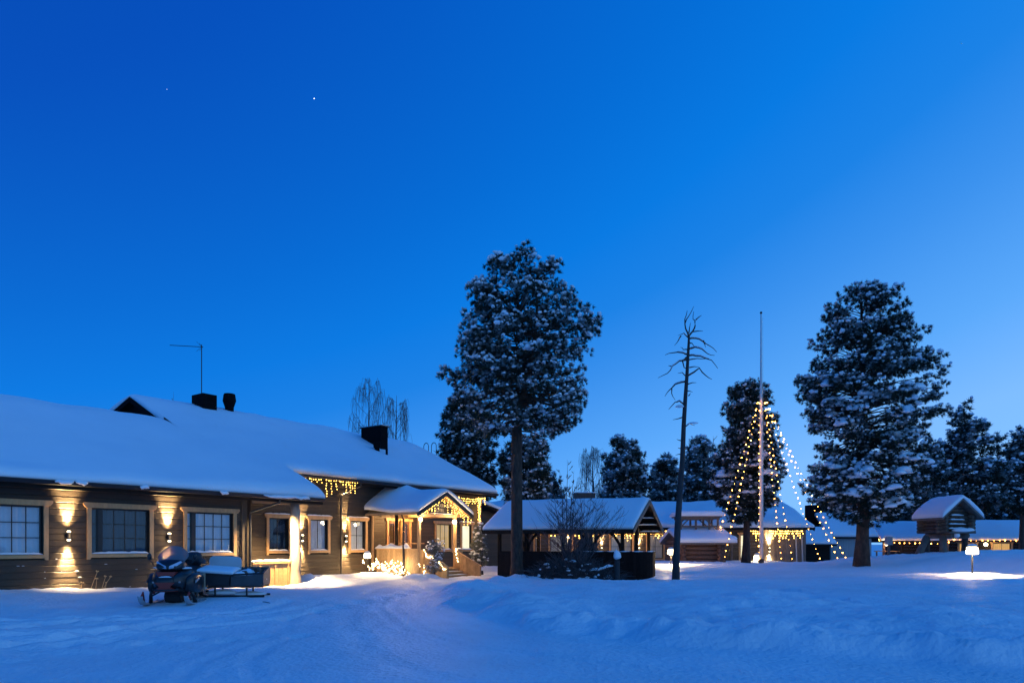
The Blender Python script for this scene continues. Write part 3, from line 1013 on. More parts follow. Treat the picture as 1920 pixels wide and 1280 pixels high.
# stairs and their board-clad rails
stair = part('stair', lodge)
for k in range(4):
    zz = DZ - .14 * k - .02
    wa = WF - .02 - .30 * k
    st = board('step', DECKW, stair, 15.34, 17.26, wa - .30, wa + .02, zz - .05, zz)
    board('riser', DECKW, stair, 15.36, 17.24, wa - .265, wa - .24, max(zz - .17, -.12), zz - .052)
    if k:
        snow_strip(stair, 15.38, 17.2, wa - .29, wa - .02, zz + .001, .018, 'step_snow')
for t, wend in ((15.27, -2.05), (17.32, -2.2)):
    wv = WF - .03
    while wv > wend:
        w2 = max(wv - .165, wend)
        f0 = (WF - wv) / (WF - wend)
        zt = 1.27 - f0 * .78
        bm = MB()
        f1 = (WF - w2) / (WF - wend)
        bm.prism([(wv - .003, -.12), (w2 + .003, -.12), (w2 + .003, 1.25 - f1 * .74), (wv - .003, 1.25 - f0 * .74)], 'x', t - .022 + random.uniform(-.004, .004), t + .022)
        bm.build('rail_board', DECKW, stair)
        wv = w2
    beam('hand_rail', DECKW, stair, (t, WF + .03, 1.285), (t, wend - .12, .515), .11, .05)
    board('newel', DECKW, stair, t - .05, t + .05, wend - .09, wend - .003, -.12, .50)
for k in range(3):
    board('front_board', DECKW, stair, 17.44 + .15 * k, 17.587 + .15 * k, WF - .02 + random.uniform(-.005, .005), WF + .02, -.1, 1.27)
for k in range(2):
    board('front_board', DECKW, stair, 15.03 + .105 * k, 15.132 + .105 * k, WF - .02 + random.uniform(-.005, .005), WF + .02, -.1, 1.27)
snow_strip(stair, 17.42, 17.9, WF - .05, WF + .05, 1.272, .06, 'rail_snow')

# sign in the porch gable
sign = thing('sign', 'dark triangular sign board reading WILDERNESS HOTEL in the porch gable', 'sign', lod(TRID, WF - .03, 2.90), LROT)
MB().prism([(-.80, 0), (.80, 0), (.66, .28), (.14, .74), (-.14, .74), (-.66, .28)], 'y', -.02, .02).build('sign_board', BLACK, sign)
SIGNP = mat('pale_sign_letters', (.50, .42, .30), .6)
for txt, size, z, x in (('WILDERNESS', .215, .27, 0), ('HOTEL', .215, .06, -.18)):
    fc = bpy.data.curves.new('lettering', 'FONT')
    fc.body = txt; fc.size = size; fc.align_x = 'CENTER'; fc.extrude = .006; fc.space_character = 1.0
    fc.materials.append(SIGNP)
    fo = bpy.data.objects.new('tmp_text', fc)
    col.objects.link(fo)
    bpy.context.view_layer.update()
    lme = bpy.data.meshes.new_from_object(fo.evaluated_get(bpy.context.evaluated_depsgraph_get()))
    bpy.data.objects.remove(fo)
    link('lettering', lme, sign, (x, -.024, z), rot=(R(90), 0, 0))


# ------------------------------------------------------------------ lamps
def point(parent, loc, e, color=(1, .68, .33), r=.05):
    l = bpy.data.lights.new('lamp_light', 'POINT'); l.energy = e; l.color = color; l.shadow_soft_size = r
    return link('lamp_light', l, parent, loc)


def spot(parent, loc, e, ang, blend, up, color=(1, .70, .34), r=.02, tilt=0.0):
    l = bpy.data.lights.new('lamp_light', 'SPOT'); l.energy = e; l.color = color; l.spot_size = R(ang); l.spot_blend = blend; l.shadow_soft_size = r
    return link('lamp_light', l, parent, loc, rot=((R(180) - tilt) if up else tilt, 0, 0))


def wall_lamp(p, rot, label, e=1.0, group='up and down wall lamps'):
    o = thing('wall_lamp', label, 'lamp', p, rot, group)
    MB().lathe([(.052, -.10), (.055, -.09), (.055, .09), (.052, .10)], (0, -.115, 0), 14).build('body', BLACK, o)
    MB().box(-.035, .035, -.07, .0, -.05, .05).build('bracket', BLACK, o)
    MB().lathe([(.045, .101), (.045, .125), (.03, .14)], (0, -.115, 0), 12).build('lens', LAMPG, o)
    MB().lathe([(.03, -.14), (.045, -.125), (.045, -.101)], (0, -.115, 0), 12).build('lens', LAMPG, o)
    point(o, (0, -.34, 0), 8 * e, (1, .66, .30), .06)  # added fill ahead of the body, throws warm light onto the window casings
    for up in (True, False):
        z = .16 if up else -.16
        spot(o, (0, -.115, z), 4000 * e, 46, 1.0, up, tilt=R(8))
        spot(o, (0, -.115, z), 150 * e, 100, .9, up, tilt=0)
    return o


wall_lamp(lod(1.53, 0, 1.74), LROT, 'up and down wall lamp between the two windows furthest from the porch')
wall_lamp(lod(4.36, 0, 1.72), LROT, 'up and down wall lamp above the snowmobile')
wall_lamp(lod(11.06, 2.2, 1.76), LROT, 'up and down wall lamp just right of the debarked log post', .8)
wall_lamp(lod(13.37, 2.2, 1.75), LROT, 'up and down wall lamp beside the drainpipe', .8)


dl = thing('downlight', 'small round downlight under the eave above the pine screen by the log post', 'lamp', lod(8.2, -.62, 3.13), LROT)
MB().lathe([(.05, -.035), (.07, -.02), (.06, .0)], (0, 0, 0), 12).build('lens', LAMPG, dl)
spot(dl, (0, 0, -.06), 4600, 110, .8, False, r=.04, tilt=R(15))


def globe_lamp(p, label, e=18, r=.085, rot=0, mount=(0, .15, 0)):
    o = thing('globe_lamp', label, 'lamp', p, rot, 'round globe lamps')
    MB().ball((0, 0, 0), r, 12, 8).build('globe', LAMPG, o, smooth=True)
    MB().tube([(0, 0, r * .8), (0, 0, r + .05), (mount[0], mount[1], r + .05 + mount[2])], .015, 6).build('arm', BLACK, o)
    point(o, (0, -.15, -.02), e, r=.09)
    return o


t_, z_ = tz(791, 973, WF - .2)
globe_lamp(lod(t_, WF - .12, z_), 'round globe lamp on the left post of the porch', 90, rot=LROT)
t_, z_ = tz(852, 978, WF - .2)
globe_lamp(lod(t_, WF - .2, z_), 'round globe lamp on the right post of the porch', 120, .10, rot=LROT)
# the ceiling light inside the porch
pl = thing('ceiling_lamp', 'small ceiling lamp under the porch roof by the doors', 'lamp', lod(16.6, 1.2, 3.05), LROT)
MB().lathe([(.12, 0), (.12, -.05), (.06, -.08)], (0, 0, 0), 12).build('shade', LAMPG, pl)
point(pl, (0, 0, -.2), 300, (1, .60, .25), .1)


def garden_lamp(px, py, Y, h, label, e=30, down=60, s=1.0):
    p = at(px, py, Y)
    z0 = gz(p.x, p.y)
    o = thing('garden_lamp', label, 'lamp', (p.x, p.y, z0 - .05), 0, 'garden bollard lamps')
    H = h + .05
    MB().tube([(0, 0, 0), (0, 0, H)], .022 * s, 8).build('pole', BLACK, o)
    c = MB()
    c.lathe([(.12 * s, H), (.16 * s, H + .015), (.165 * s, H + .05 * s), (.15 * s, H + .06 * s)], (0, 0, 0), 14)
    c.lathe([(.15 * s, H + .075 * s), (.165 * s, H + .09 * s), (.16 * s, H + .125 * s), (.145 * s, H + .135 * s)], (0, 0, 0), 14)
    c.lathe([(.145 * s, H + .15 * s), (.155 * s, H + .165 * s), (.14 * s, H + .205 * s), (.12 * s, H + .22 * s)], (0, 0, 0), 14)
    c.build('shade', LAMPG, o, smooth=False)
    MB().lathe([(.155 * s, H + .225 * s), (.15 * s, H + .245 * s), (.05 * s, H + .26 * s)], (0, 0, 0), 14).build('cap', BLACK, o)
    MB().ball((0, 0, H + .255 * s), (.13 * s, .13 * s, .06 * s), 10, 6).build('snow_cap', SNOW, o, smooth=True)
    point(o, (0, 0, H - .09), e, r=.08)
    if down:
        spot(o, (0, 0, H - .03), down, 158, .35, False, r=.06)
    return o


garden_lamp(1823, 1085, 22, .62, 'bollard lamp alone on the lit snow mound at the far side near the stilt hut', 110, 700, 1.08)
p = lod(13.55, .95); 
garden_lamp(960 + p.x / p.y * FPX, 1075, p.y, .62, 'bollard lamp by the dark wall left of the porch', 60, 160, .95)
garden_lamp(1421, 1062, 44, .1, 'low bollard lamp in front of the rear lodge behind the flagpole', 10, 0, 1.6)
garden_lamp(1177, 1045, 31, .55, 'bollard lamp seen behind the open shelter rail', 10, 0, .9)
garden_lamp(1258, 1055, 31.5, .50, 'bollard lamp beside the dead tree trunk', 420, 420, 1.0)


# ------------------------------------------------------------------ strings of lights
def icicle(label, p, q, n, lo, hi, cat_m=BULBY, r=.028, sag=.0, loc=None, rot=0, step=.1, group='icicle light curtains', jit=.03):
    """lights hanging in drops of uneven length from a line p..q"""
    o = thing('icicle_lights', label, 'lights', loc or (0, 0, 0), rot, group)
    p, q = Vector(p), Vector(q)
    cb, bb = MB(), MB()
    pts = []
    for i in range(n + 1):
        f = i / n
        c = p.lerp(q, f) + Vector((0, 0, -sag * 4 * f * (1 - f)))
        pts.append(c)
        L = random.uniform(lo, hi) * (1.0 if i % 2 else .45)
        dr = [c.copy()]
        z = 0
        while z <= L:
            c2 = c + Vector((random.uniform(-jit, jit), random.uniform(-jit, jit), -z - random.uniform(.01, .04)))
            bb.octa(c2, r * random.uniform(.7, 1.15))
            dr.append(c2)
            z += step
        if len(dr) > 1:
            cb.tube(dr, .005, 3)
    cb.tube(pts, .008, 4)
    cb.build('cable', CABLE, o)
    bb.build('bulbs', cat_m, o, kind='stuff')
    return o


icicle('icicle lights over the gap between the two roof levels', (10.1, 1.42, 4.28), (13.4, 1.42, 4.28), 26, .15, .85, r=.028, step=.11)
bpy.data.objects['icicle_lights'].location = P0
bpy.data.objects['icicle_lights'].rotation_euler = (0, 0, LROT)
zg = lambda t: 3.60 - .52 * abs(t - TRID)
icicle('icicle lights down the left slope of the porch gable', (TRID - 1.75, -1.0, zg(TRID - 1.75)), (TRID - .02, -1.0, zg(TRID)), 15, .08, .66, r=.027, step=.115, loc=P0, rot=LROT)
icicle('icicle lights down the right slope of the porch gable', (TRID + .08, -1.0, zg(TRID)), (TRID + 1.8, -1.0, zg(TRID + 1.8)), 15, .08, .66, r=.027, step=.115, loc=P0, rot=LROT)
icicle('dense lights swagged under the eave right of the porch', (19.6, 1.35, 4.0), (22.7, 1.6, 4.05), 22, .15, .8, r=.032, step=.11, loc=P0, rot=LROT, sag=.12)
o = thing('light_rope', 'string of lights hanging straight down the far wall corner', 'lights', P0, LROT)
bb, cb = MB(), MB()
pts = []
for k in range(58):
    z = 4.05 - k * .036
    c = (22.75 + .05 * math.sin(k * 1.3), 2.05 + .05 * math.cos(k * 1.7), z)
    pts.append(c)
    bb.octa(c, .034)
cb.tube(pts, .008, 4)
cb.build('cable', CABLE, o); bb.build('bulbs', BULBY, o, kind='stuff')
point(o, (22.6, 1.8, 3.2), 10, (1, .5, .1), .3)
# glowing low shrub in front of the porch rail
o = thing('lit_shrub', 'low bare shrub wound with bright fairy lights before the porch rail', 'shrub', (0, 0, 0))
tw, bb = MB(), MB()
for k in range(10):
    f = k / 9
    t = 14.05 + f * 1.15 if k % 2 else 13.9 + f * 1.4
    w = 1.45 - f * 1.75
    c = lod(t, w - .35)
    z0 = gz(c.x, c.y)
    for j in range(7):
        a = random.uniform(0, 6.28); ln = random.uniform(.18, .62)
        e = c + Vector((math.cos(a) * .35 * ln / .4, math.sin(a) * .28 * ln / .4, z0 + ln))
        b0 = c + Vector((0, 0, z0 - .03))
        midp = b0.lerp(e, .55) + Vector((random.uniform(-.05, .05), random.uniform(-.05, .05), .03))
        tw.tube([b0, midp, e], [.008, .006, .003], 4)
        for q in range(3):
            bb.octa(b0.lerp(e, random.uniform(.35, 1.0)) + Vector((random.uniform(-.04, .04), random.uniform(-.04, .04), .02)), random.uniform(.016, .030))
tw.build('twigs', BIRCHB, o); bb.build('bulbs', BULBW, o, kind='stuff')
c = lod(14.5, .0); point(o, (c.x, c.y, gz(c.x, c.y) + .5), 34, (1, .72, .38), .25)
# lights along the left stair rail and on the right newel
o = thing('light_garland', 'string of lights draped along the left stair rail', 'lights', P0, LROT)
bb, cb = MB(), MB(); pts = []
for k in range(34):
    f = k / 33
    c = (15.21 + .05 * math.sin(k), WF - .05 - f * 1.3, 1.25 - f * .70 - .18 * abs(math.sin(f * 9)))
    pts.append(c)
    if k % 1 == 0:
        bb.octa(c, .03)
cb.tube(pts, .006, 4); cb.build('cable', CABLE, o); bb.build('bulbs', BULBW, o, kind='stuff')
o = thing('light_garland', 'short string of lights wound on the right stair post', 'lights', P0, LROT)
bb, cb = MB(), MB(); pts = []
for k in range(14):
    c = (17.30 + .07 * math.sin(k * 1.9), WF - .1 - .012 * k, 1.3 - k * .045)
    pts.append(c); bb.octa(c, .026)
cb.tube(pts, .006, 4); cb.build('cable', CABLE, o); bb.build('bulbs', BULBW, o, kind='stuff')


# ------------------------------------------------------------------ plants: conifers, bare birches, dead tree
TUFT_N = 38


def tuft_base(n, seed, wd=.05):
    g_ = np.random.default_rng(seed)
    V = []
    for k in range(n):
        a = g_.uniform(0, 2 * math.pi); th = g_.uniform(.1, 1.75)
        d = np.array([math.sin(th) * math.cos(a), math.sin(th) * math.sin(a), math.cos(th)])
        s = np.cross(d, g_.normal(size=3)); s /= np.linalg.norm(s)
        L = g_.uniform(.5, 1.05)
        b0 = d * .05
        V += [b0 - s * wd, b0 + s * wd, d * L]
    return np.array(V)


TB_ = [tuft_base(TUFT_N, s) for s in range(6)]
TBF_ = [tuft_base(16, s + 20, .085) for s in range(6)]
t_ico = (1 + 5 ** .5) / 2
ICO_V = np.array([(-1, t_ico, 0), (1, t_ico, 0), (-1, -t_ico, 0), (1, -t_ico, 0), (0, -1, t_ico), (0, 1, t_ico), (0, -1, -t_ico), (0, 1, -t_ico), (t_ico, 0, -1), (t_ico, 0, 1), (-t_ico, 0, -1), (-t_ico, 0, 1)]) / math.hypot(1, t_ico)
ICO_F = np.array([(0, 11, 5), (0, 5, 1), (0, 1, 7), (0, 7, 10), (0, 10, 11), (1, 5, 9), (5, 11, 4), (11, 10, 2), (10, 7, 6), (7, 1, 8), (3, 9, 4), (3, 4, 2), (3, 2, 6), (3, 6, 8), (3, 8, 9), (4, 9, 5), (2, 4, 11), (6, 2, 10), (8, 6, 7), (9, 8, 1)])


def rand_rot(dirs, g_):
    """matrices whose z axis is dirs"""
    z = dirs / np.linalg.norm(dirs, axis=1, keepdims=True)
    r = g_.normal(size=z.shape)
    x = np.cross(r, z); x /= np.linalg.norm(x, axis=1, keepdims=True)
    y = np.cross(z, x)
    return np.stack([x, y, z], -1)


def tufts_mesh(name, pos, dirs, size, mats, frost, g_, near=True):
    n = len(pos)
    Rm = rand_rot(dirs, g_)
    tbs = TB_ if near else TBF_
    sel = g_.integers(0, len(tbs), n)
    base = np.stack(tbs)[sel]
    V = np.einsum('nij,nkj->nki', Rm, base) * size[:, None, None] + pos[:, None, :]
    V = V.reshape(-1, 3)
    F = np.arange(len(V)).reshape(-1, 3)
    mi = np.repeat(frost.astype(int), len(tbs[0]) // 3)
    return np_mesh(name, V, F, mats, mi, smooth=False)


def blobs_mesh(name, pos, size, m, g_, flat=.75):
    n = len(pos)
    sc_ = np.stack([size * g_.uniform(.8, 1.3, n), size * g_.uniform(.8, 1.3, n), size * flat * g_.uniform(.7, 1.2, n)], -1)
    ang = g_.uniform(0, 6.28, n)
    V = ICO_V[None] * g_.uniform(.55, 1.35, (n, 12, 1)) * sc_[:, None, :]
    c, s = np.cos(ang)[:, None], np.sin(ang)[:, None]
    V = np.stack([V[..., 0] * c - V[..., 1] * s, V[..., 0] * s + V[..., 1] * c, V[..., 2]], -1) + pos[:, None, :]
    F = (ICO_F[None] + (np.arange(n) * 12)[:, None, None]).reshape(-1, 3)
    return np_mesh(name, V.reshape(-1, 3), F, m, None, False)


def lump(mb, c, r, seed):
    """a larger pillow of snow with an uneven outline"""
    g_ = random.Random(seed)
    nu, nv = 12, 7
    ph = [g_.uniform(0, 6.28) for _ in range(4)]
    vs, fs = [], []
    for j in range(nv + 1):
        b = math.pi * j / nv - math.pi / 2
        for k in range(nu):
            t = 2 * math.pi * k / nu
            s = 1 + .16 * math.sin(2 * t + ph[0]) + .11 * math.sin(3 * t + ph[1]) + .08 * math.sin(5 * t + ph[2] + j)
            zz = math.sin(b)
            if zz < 0:
                zz *= .45
            vs.append((c[0] + r[0] * s * math.cos(b) * math.cos(t), c[1] + r[1] * s * math.cos(b) * math.sin(t), c[2] + r[2] * zz * (1 + .12 * math.sin(t + ph[3]))))
    for j in range(nv):
        for k in range(nu):
            k2 = (k + 1) % nu
            fs.append((j * nu + k, j * nu + k2, (j + 1) * nu + k2, (j + 1) * nu + k))
    mb.add(vs, fs)


def conifer(name, label, px, Y, prof, base_py=None, trunk_r=.2, pads=150, per=26, tsize=.24, snowp=.6, frost=.45, lumps=10, seed=1, group=None, trunk_top=None, lean=0.0,
            droop=.15, needle=NEEDLE, fneedle=FNEEDLE, cat='tree', stems=1, bark=BARK, padr=(.42, .85), lumpsize=.42, base_z=None):
    """prof: (row, left column, right column) of the crown outline in the photo; the crown is round, its radius interpolated between both sides"""
    g_ = np.random.default_rng(seed)
    rd = random.Random(seed)
    k = Y / FPX
    x0 = (px - 960) * k
    z0 = base_z if base_z is not None else gz(x0, Y)
    prof = sorted(prof, key=lambda a: -a[0])
    zz = np.array([CAMZ + (HZ - p[0]) * k - z0 for p in prof])
    rl = np.array([max(.12, (px - p[1]) * k) for p in prof])
    rr = np.array([max(.12, (p[2] - px) * k) for p in prof])
    ztop = zz[-1]
    o = thing(name, label, cat, (x0, Y, z0), 0, group)
    tx = lambda z: lean * z
    # trunk
    def trunk_pts(a, b, off, r0, r1, bend):
        pts, rad = [], []
        for i in range(9):
            f = i / 8
            z = a + (b - a) * f
            pts.append((tx(z) + off[0] * math.sin(f * math.pi / 2) + bend * math.sin(f * 3.1), off[1] * f + .4 * bend * math.sin(f * 2.2), z))
            rad.append(r0 + (r1 - r0) * f)
        return pts, rad
    tm = MB()
    zs = zz[0] + (ztop - zz[0]) * .15
    if stems == 1:
        pts, rad = trunk_pts(-.3, ztop * .97, (0, 0), trunk_r, trunk_r * .12, trunk_r * .5)
        rad[0] *= 1.35
        tm.tube(pts, rad, 12)
    else:
        pts, rad = trunk_pts(-.3, zs, (0, 0), trunk_r, trunk_r * .82, .0)
        rad[0] *= 1.3
        tm.tube(pts, rad, 12)
        for s_ in (-1, 1):
            pts, rad = trunk_pts(zs - .25, ztop * .93, (s_ * .75, .2 * s_), trunk_r * .6, trunk_r * .1, .1 * s_)
            tm.tube(pts, rad, 9)
    tm.build('trunk', bark, o, smooth=True)
    # pads of foliage
    lim = MB()
    C, D, S, Fm = [], [], [], []
    SN, SZ = [], []
    LM = MB()
    nl = 0
    wz = np.linspace(0, 1, 200)
    zg_ = zz[0] + (ztop - zz[0]) * wz
    rad_m = (np.interp(zg_, zz, rl) + np.interp(zg_, zz, rr)) / 2
    cdf = np.cumsum(rad_m ** 1.35 + .06 * rad_m.max()); cdf /= cdf[-1]
    for i in range(pads):
        z = float(np.interp((i + rd.random()) / pads, cdf, zg_))
        az = rd.uniform(0, 2 * math.pi)
        cl_, cr_ = np.interp(z, zz, rl), np.interp(z, zz, rr)
        f = (math.cos(az) + 1) / 2
        f = f * f * (3 - 2 * f)
        Rr = float(cl_ * (1 - f) + cr_ * f)
        if abs(math.cos(az)) < .6:
            Rr = min(Rr, (cl_ + cr_) / 2 * 1.0)
        a_ = min(rd.uniform(*padr), max(.2, Rr * .5))
        u = rd.random() ** .5
        r_ = max(.08, (Rr - a_ * .75)) * (.25 + .75 * u)
        cx, cy = tx(z) + r_ * math.cos(az), r_ * math.sin(az)
        # limb
        zf = (z - zz[0]) / max(.1, ztop - zz[0])
        rise = (droop if zf < .35 else (-.12 if zf < .7 else -.45)) * r_
        zs_ = max(z + rise, zz[0] - .3)
        zs_ = min(zs_, ztop * .96)
        mid = (tx(z) + .5 * r_ * math.cos(az), .5 * r_ * math.sin(az), (zs_ + z) / 2 + .05 * r_)
        br = max(.012, trunk_r * .16 * (1 - zf * .6))
        lim.tube([(tx(zs_), 0, zs_), mid, (cx, cy, z - .05)], [br, br * .7, br * .3], 5, cap=False)
        n = int(per * (a_ / .6) ** 1.6 * rd.uniform(.7, 1.2)) + 4
        th = g_.uniform(0, 2 * math.pi, n); rho = np.sqrt(g_.random(n)) * a_
        ht = np.sqrt(np.clip(1 - (rho / a_) ** 2, 0, 1)) * a_ * .62
        dz = ht * g_.uniform(-.65, 1.0, n)
        P = np.stack([cx + rho * np.cos(th), cy + rho * np.sin(th), z + dz + .25 * rho * np.cos(th - az)], -1)
        # outward-up directions, biased away from the trunk
        dd = np.stack([.8 * np.cos(th) * rho / a_ + .7 * math.cos(az), .8 * np.sin(th) * rho / a_ + .7 * math.sin(az), .55 + .6 * g_.random(n)], -1) + g_.normal(0, .35, (n, 3))
        sz_ = tsize * g_.uniform(.7, 1.25, n)
        upper = dz > .12 * a_
        fz = g_.random(n) < np.where(upper, frost, frost * .25)
        C.append(P); D.append(dd); S.append(sz_); Fm.append(fz)
        ps = (g_.random(n) < np.where(upper, snowp, snowp * .08))
        if ps.any():
            q = P[ps] + dd[ps] / np.linalg.norm(dd[ps], axis=1, keepdims=True) * (sz_[ps] * .45)[:, None]
            q[:, 2] += .35 * sz_[ps]
            SN.append(q); SZ.append(sz_[ps] * g_.uniform(.22, .55, ps.sum()))
        # small twigs inside the pad
        for q in range(2):
            j = rd.randrange(n)
            lim.tube([mid, (cx, cy, z - .05), tuple(P[j])], [br * .35, br * .25, .006], 4, cap=False)
        if nl < lumps and rd.random() < lumps * 5.5 / pads and r_ > .5 * Rr and math.sin(az) < -.25 and a_ > .6 * padr[1]:
            s = lumpsize * rd.uniform(.55, 1.1)
            for q in range(5):
                a3 = rd.uniform(0, 6.28); d3 = s * rd.uniform(.0, .75)
                s3 = s * rd.uniform(.38, .62) * (1.15 - .5 * d3 / s)
                lump(LM, (cx + d3 * math.cos(a3), cy + d3 * .8 * math.sin(a3) - .1 * a_, z + a_ * .30 - .45 * d3), (s3, s3 * .9, s3 * .62), seed * 100 + i * 7 + q)
            nl += 1
    lim.build('limbs', bark, o, smooth=True, kind='stuff')
    C, D, S, Fm = np.concatenate(C), np.concatenate(D), np.concatenate(S), np.concatenate(Fm)
    link('crown', tufts_mesh('crown', C, D, S, [needle, fneedle], Fm, g_, Y < 43), o, kind='stuff')
    if SN:
        SN, SZ = np.concatenate(SN), np.concatenate(SZ) * (1.0 if Y < 35 else .72)
        link('crown_snow', blobs_mesh('crown_snow', SN, SZ, TSNOW, g_), o, kind='stuff')
    if nl:
        LM.build('snow_pillows', TSNOW, o, smooth=True, kind='stuff')
    return o


def zp(ox, oy, s, rows):
    return [(oy + y * s, ox + a * s, ox + b * s) for (y, a, b) in rows]


T1 = zp(800, 460, .3438, [(55, 460, 540), (75, 400, 600), (110, 290, 710), (200, 225, 790), (300, 195, 835), (350, 185, 930), (450, 170, 950), (550, 145, 965), (650, 75, 925), (750, 55, 905), (820, 70, 890), (880, 105, 905), (940, 125, 890), (990, 130, 830), (1040, 200, 700)])
conifer('pine_tree', 'tallest snowy pine with tall bare trunk left of the open shelter', 969, 26, T1, trunk_r=.235, pads=400, per=36, tsize=.165, seed=11, stems=2, lumps=9, lumpsize=.30, snowp=.8, frost=.6, padr=(.22, .50), group='snowy pines')
T8 = zp(1480, 520, .4686, [(42, 255, 290), (70, 180, 430), (120, 150, 465), (180, 75, 490), (240, 85, 540), (300, 95, 585), (370, 85, 585), (430, 20, 605), (480, 35, 615), (530, 60, 640), (590, 50, 600), (640, 105, 560), (700, 100, 570), (760, 90, 560), (830, 60, 540), (880, 60, 530), (930, 90, 490), (985, 250, 420)])
conifer('pine_tree', 'broad snowy pine with big snow pillows left of the stilt storehouse', 1615, 29, T8, trunk_r=.285, pads=430, per=38, tsize=.18, seed=23, lumps=34, lumpsize=.55, snowp=.75, frost=.42, padr=(.24, .58), group='snowy pines')
T7 = zp(1300, 700, .2969, [(62, 330, 400), (82, 245, 450), (130, 212, 490), (210, 200, 510), (260, 185, 520), (330, 190, 525), (420, 150, 540), (480, 155, 560), (560, 105, 545), (640, 105, 585), (700, 100, 590), (760, 100, 540), (830, 100, 520), (880, 170, 460), (945, 220, 430)])
conifer('pine_tree', 'snowy pine standing just behind the lit flagpole', 1398, 42, T7, trunk_r=.24, pads=330, per=26, tsize=.23, seed=31, lumps=14, lumpsize=.68, snowp=.5, frost=.42, padr=(.34, .75), group='snowy pines')
T4 = zp(900, 780, .2656, [(138, 1010, 1060), (200, 905, 1125), (260, 930, 1160), (320, 855, 1200), (380, 880, 1190), (440, 830, 1205), (500, 855, 1200), (570, 850, 1210)])
conifer('pine_tree', 'frosty background pine above the right end of the shelter roof', 1172, 56, T4 + [(985, 1130, 1215)], trunk_r=.2, pads=110, per=20, tsize=.42, seed=41, lumps=4, lumpsize=.6, snowp=.6, frost=.85, padr=(.7, 1.2), group='background pines')
conifer('pine_tree', 'smaller background pine between the shelter roof and the dead tree', 1247, 60, [(850, 1240, 1255), (870, 1225, 1268), (900, 1218, 1272), (930, 1216, 1280), (985, 1222, 1276)], trunk_r=.18, pads=80, per=20, tsize=.44, seed=43, lumps=2, snowp=.55, frost=.85, padr=(.7, 1.1), group='background pines')
conifer('pine_tree', 'dark background pine just right of the dead tree', 1308, 54, [(822, 1296, 1318), (850, 1285, 1345), (880, 1282, 1350), (920, 1278, 1350), (985, 1285, 1345)], trunk_r=.2, pads=110, per=22, tsize=.42, seed=44, lumps=3, snowp=.5, frost=.75, padr=(.7, 1.2), group='background pines')
conifer('pine_tree', 'dark pine half hidden behind the lodge roof end', 868, 44, [(745, 850, 900), (780, 832, 915), (815, 822, 925), (850, 822, 930), (890, 830, 930), (940, 850, 930)], trunk_r=.22, pads=130, per=24, tsize=.34, seed=51, lumps=6, snowp=.5, frost=.5, padr=(.6, 1.0), group='background pines')
conifer('pine_tree', 'frosty pine right behind the tallest trunk', 992, 43, [(825, 965, 1020), (850, 940, 1028), (880, 935, 1030), (920, 930, 1030), (965, 940, 1025)], trunk_r=.2, pads=110, per=24, tsize=.34, seed=52, lumps=5, snowp=.55, frost=.65, padr=(.6, 1.0), group='background pines')
conifer('pine_tree', 'small background pine above the middle of the shelter roof', 1043, 62, [(890, 1037, 1050), (910, 1028, 1060), (945, 1025, 1064), (985, 1028, 1060)], trunk_r=.15, pads=50, per=18, tsize=.44, seed=53, lumps=0, snowp=.4, frost=.6, padr=(.6, 1.0), group='background pines')
conifer('pine_tree', 'airy background pine with bare low limbs right of the broad pine', 1808, 50, [(750, 1800, 1815), (775, 1788, 1838), (805, 1780, 1862), (840, 1776, 1882), (880, 1774, 1888), (915, 1772, 1885), (960, 1775, 1880)], trunk_r=.24, pads=88, per=20, tsize=.38, seed=61, lumps=3, snowp=.5, frost=.7, padr=(.6, 1.2), group='background pines')
conifer('pine_tree', 'background pine cut by the far right edge of the view', 1915, 50, [(800, 1910, 1922), (830, 1892, 1940), (870, 1885, 1950), (910, 1880, 1955), (960, 1885, 1950)], trunk_r=.24, pads=120, per=20, tsize=.38, seed=62, lumps=2, snowp=.5, frost=.7, padr=(.6, 1.2), group='background pines')
conifer('pine_tree', 'frosty pine peeping out behind the right flank of the broad pine', 1738, 50, [(822, 1732, 1748), (848, 1718, 1766), (880, 1706, 1774), (915, 1702, 1778), (960, 1705, 1775)], trunk_r=.2, pads=100, per=20, tsize=.38, seed=63, lumps=2, snowp=.5, frost=.85, padr=(.6, 1.2), group='background pines')
for k, (px, top, half, Yd, lb) in enumerate([(1690, 890, 34, 66, 'low dark pine behind the log house next to the broad pine'), (1765, 872, 40, 68, 'low dark pine behind the log house just left of the stilt storehouse'),
                                          (1850, 865, 42, 68, 'low dark pine behind the log house just right of the stilt storehouse'), (1897, 872, 40, 66, 'low dark pine behind the log house toward the view edge'),
                                          (1345, 850, 34, 62, 'low dark pine behind the flagpole pine'), (1580, 905, 40, 70, 'low dark pine behind the pale grey cabin')]):
    conifer('pine_tree', lb, px, Yd, [(top, px - 5, px + 5), (top + 25, px - half * .6, px + half * .6), (top + 55, px - half, px + half), (985, px - half * .9, px + half * .9)], trunk_r=.2, pads=70, per=20, tsize=.50, seed=70 + k, lumps=1, snowp=.4, frost=.6, padr=(.8, 1.4), group='background pines')


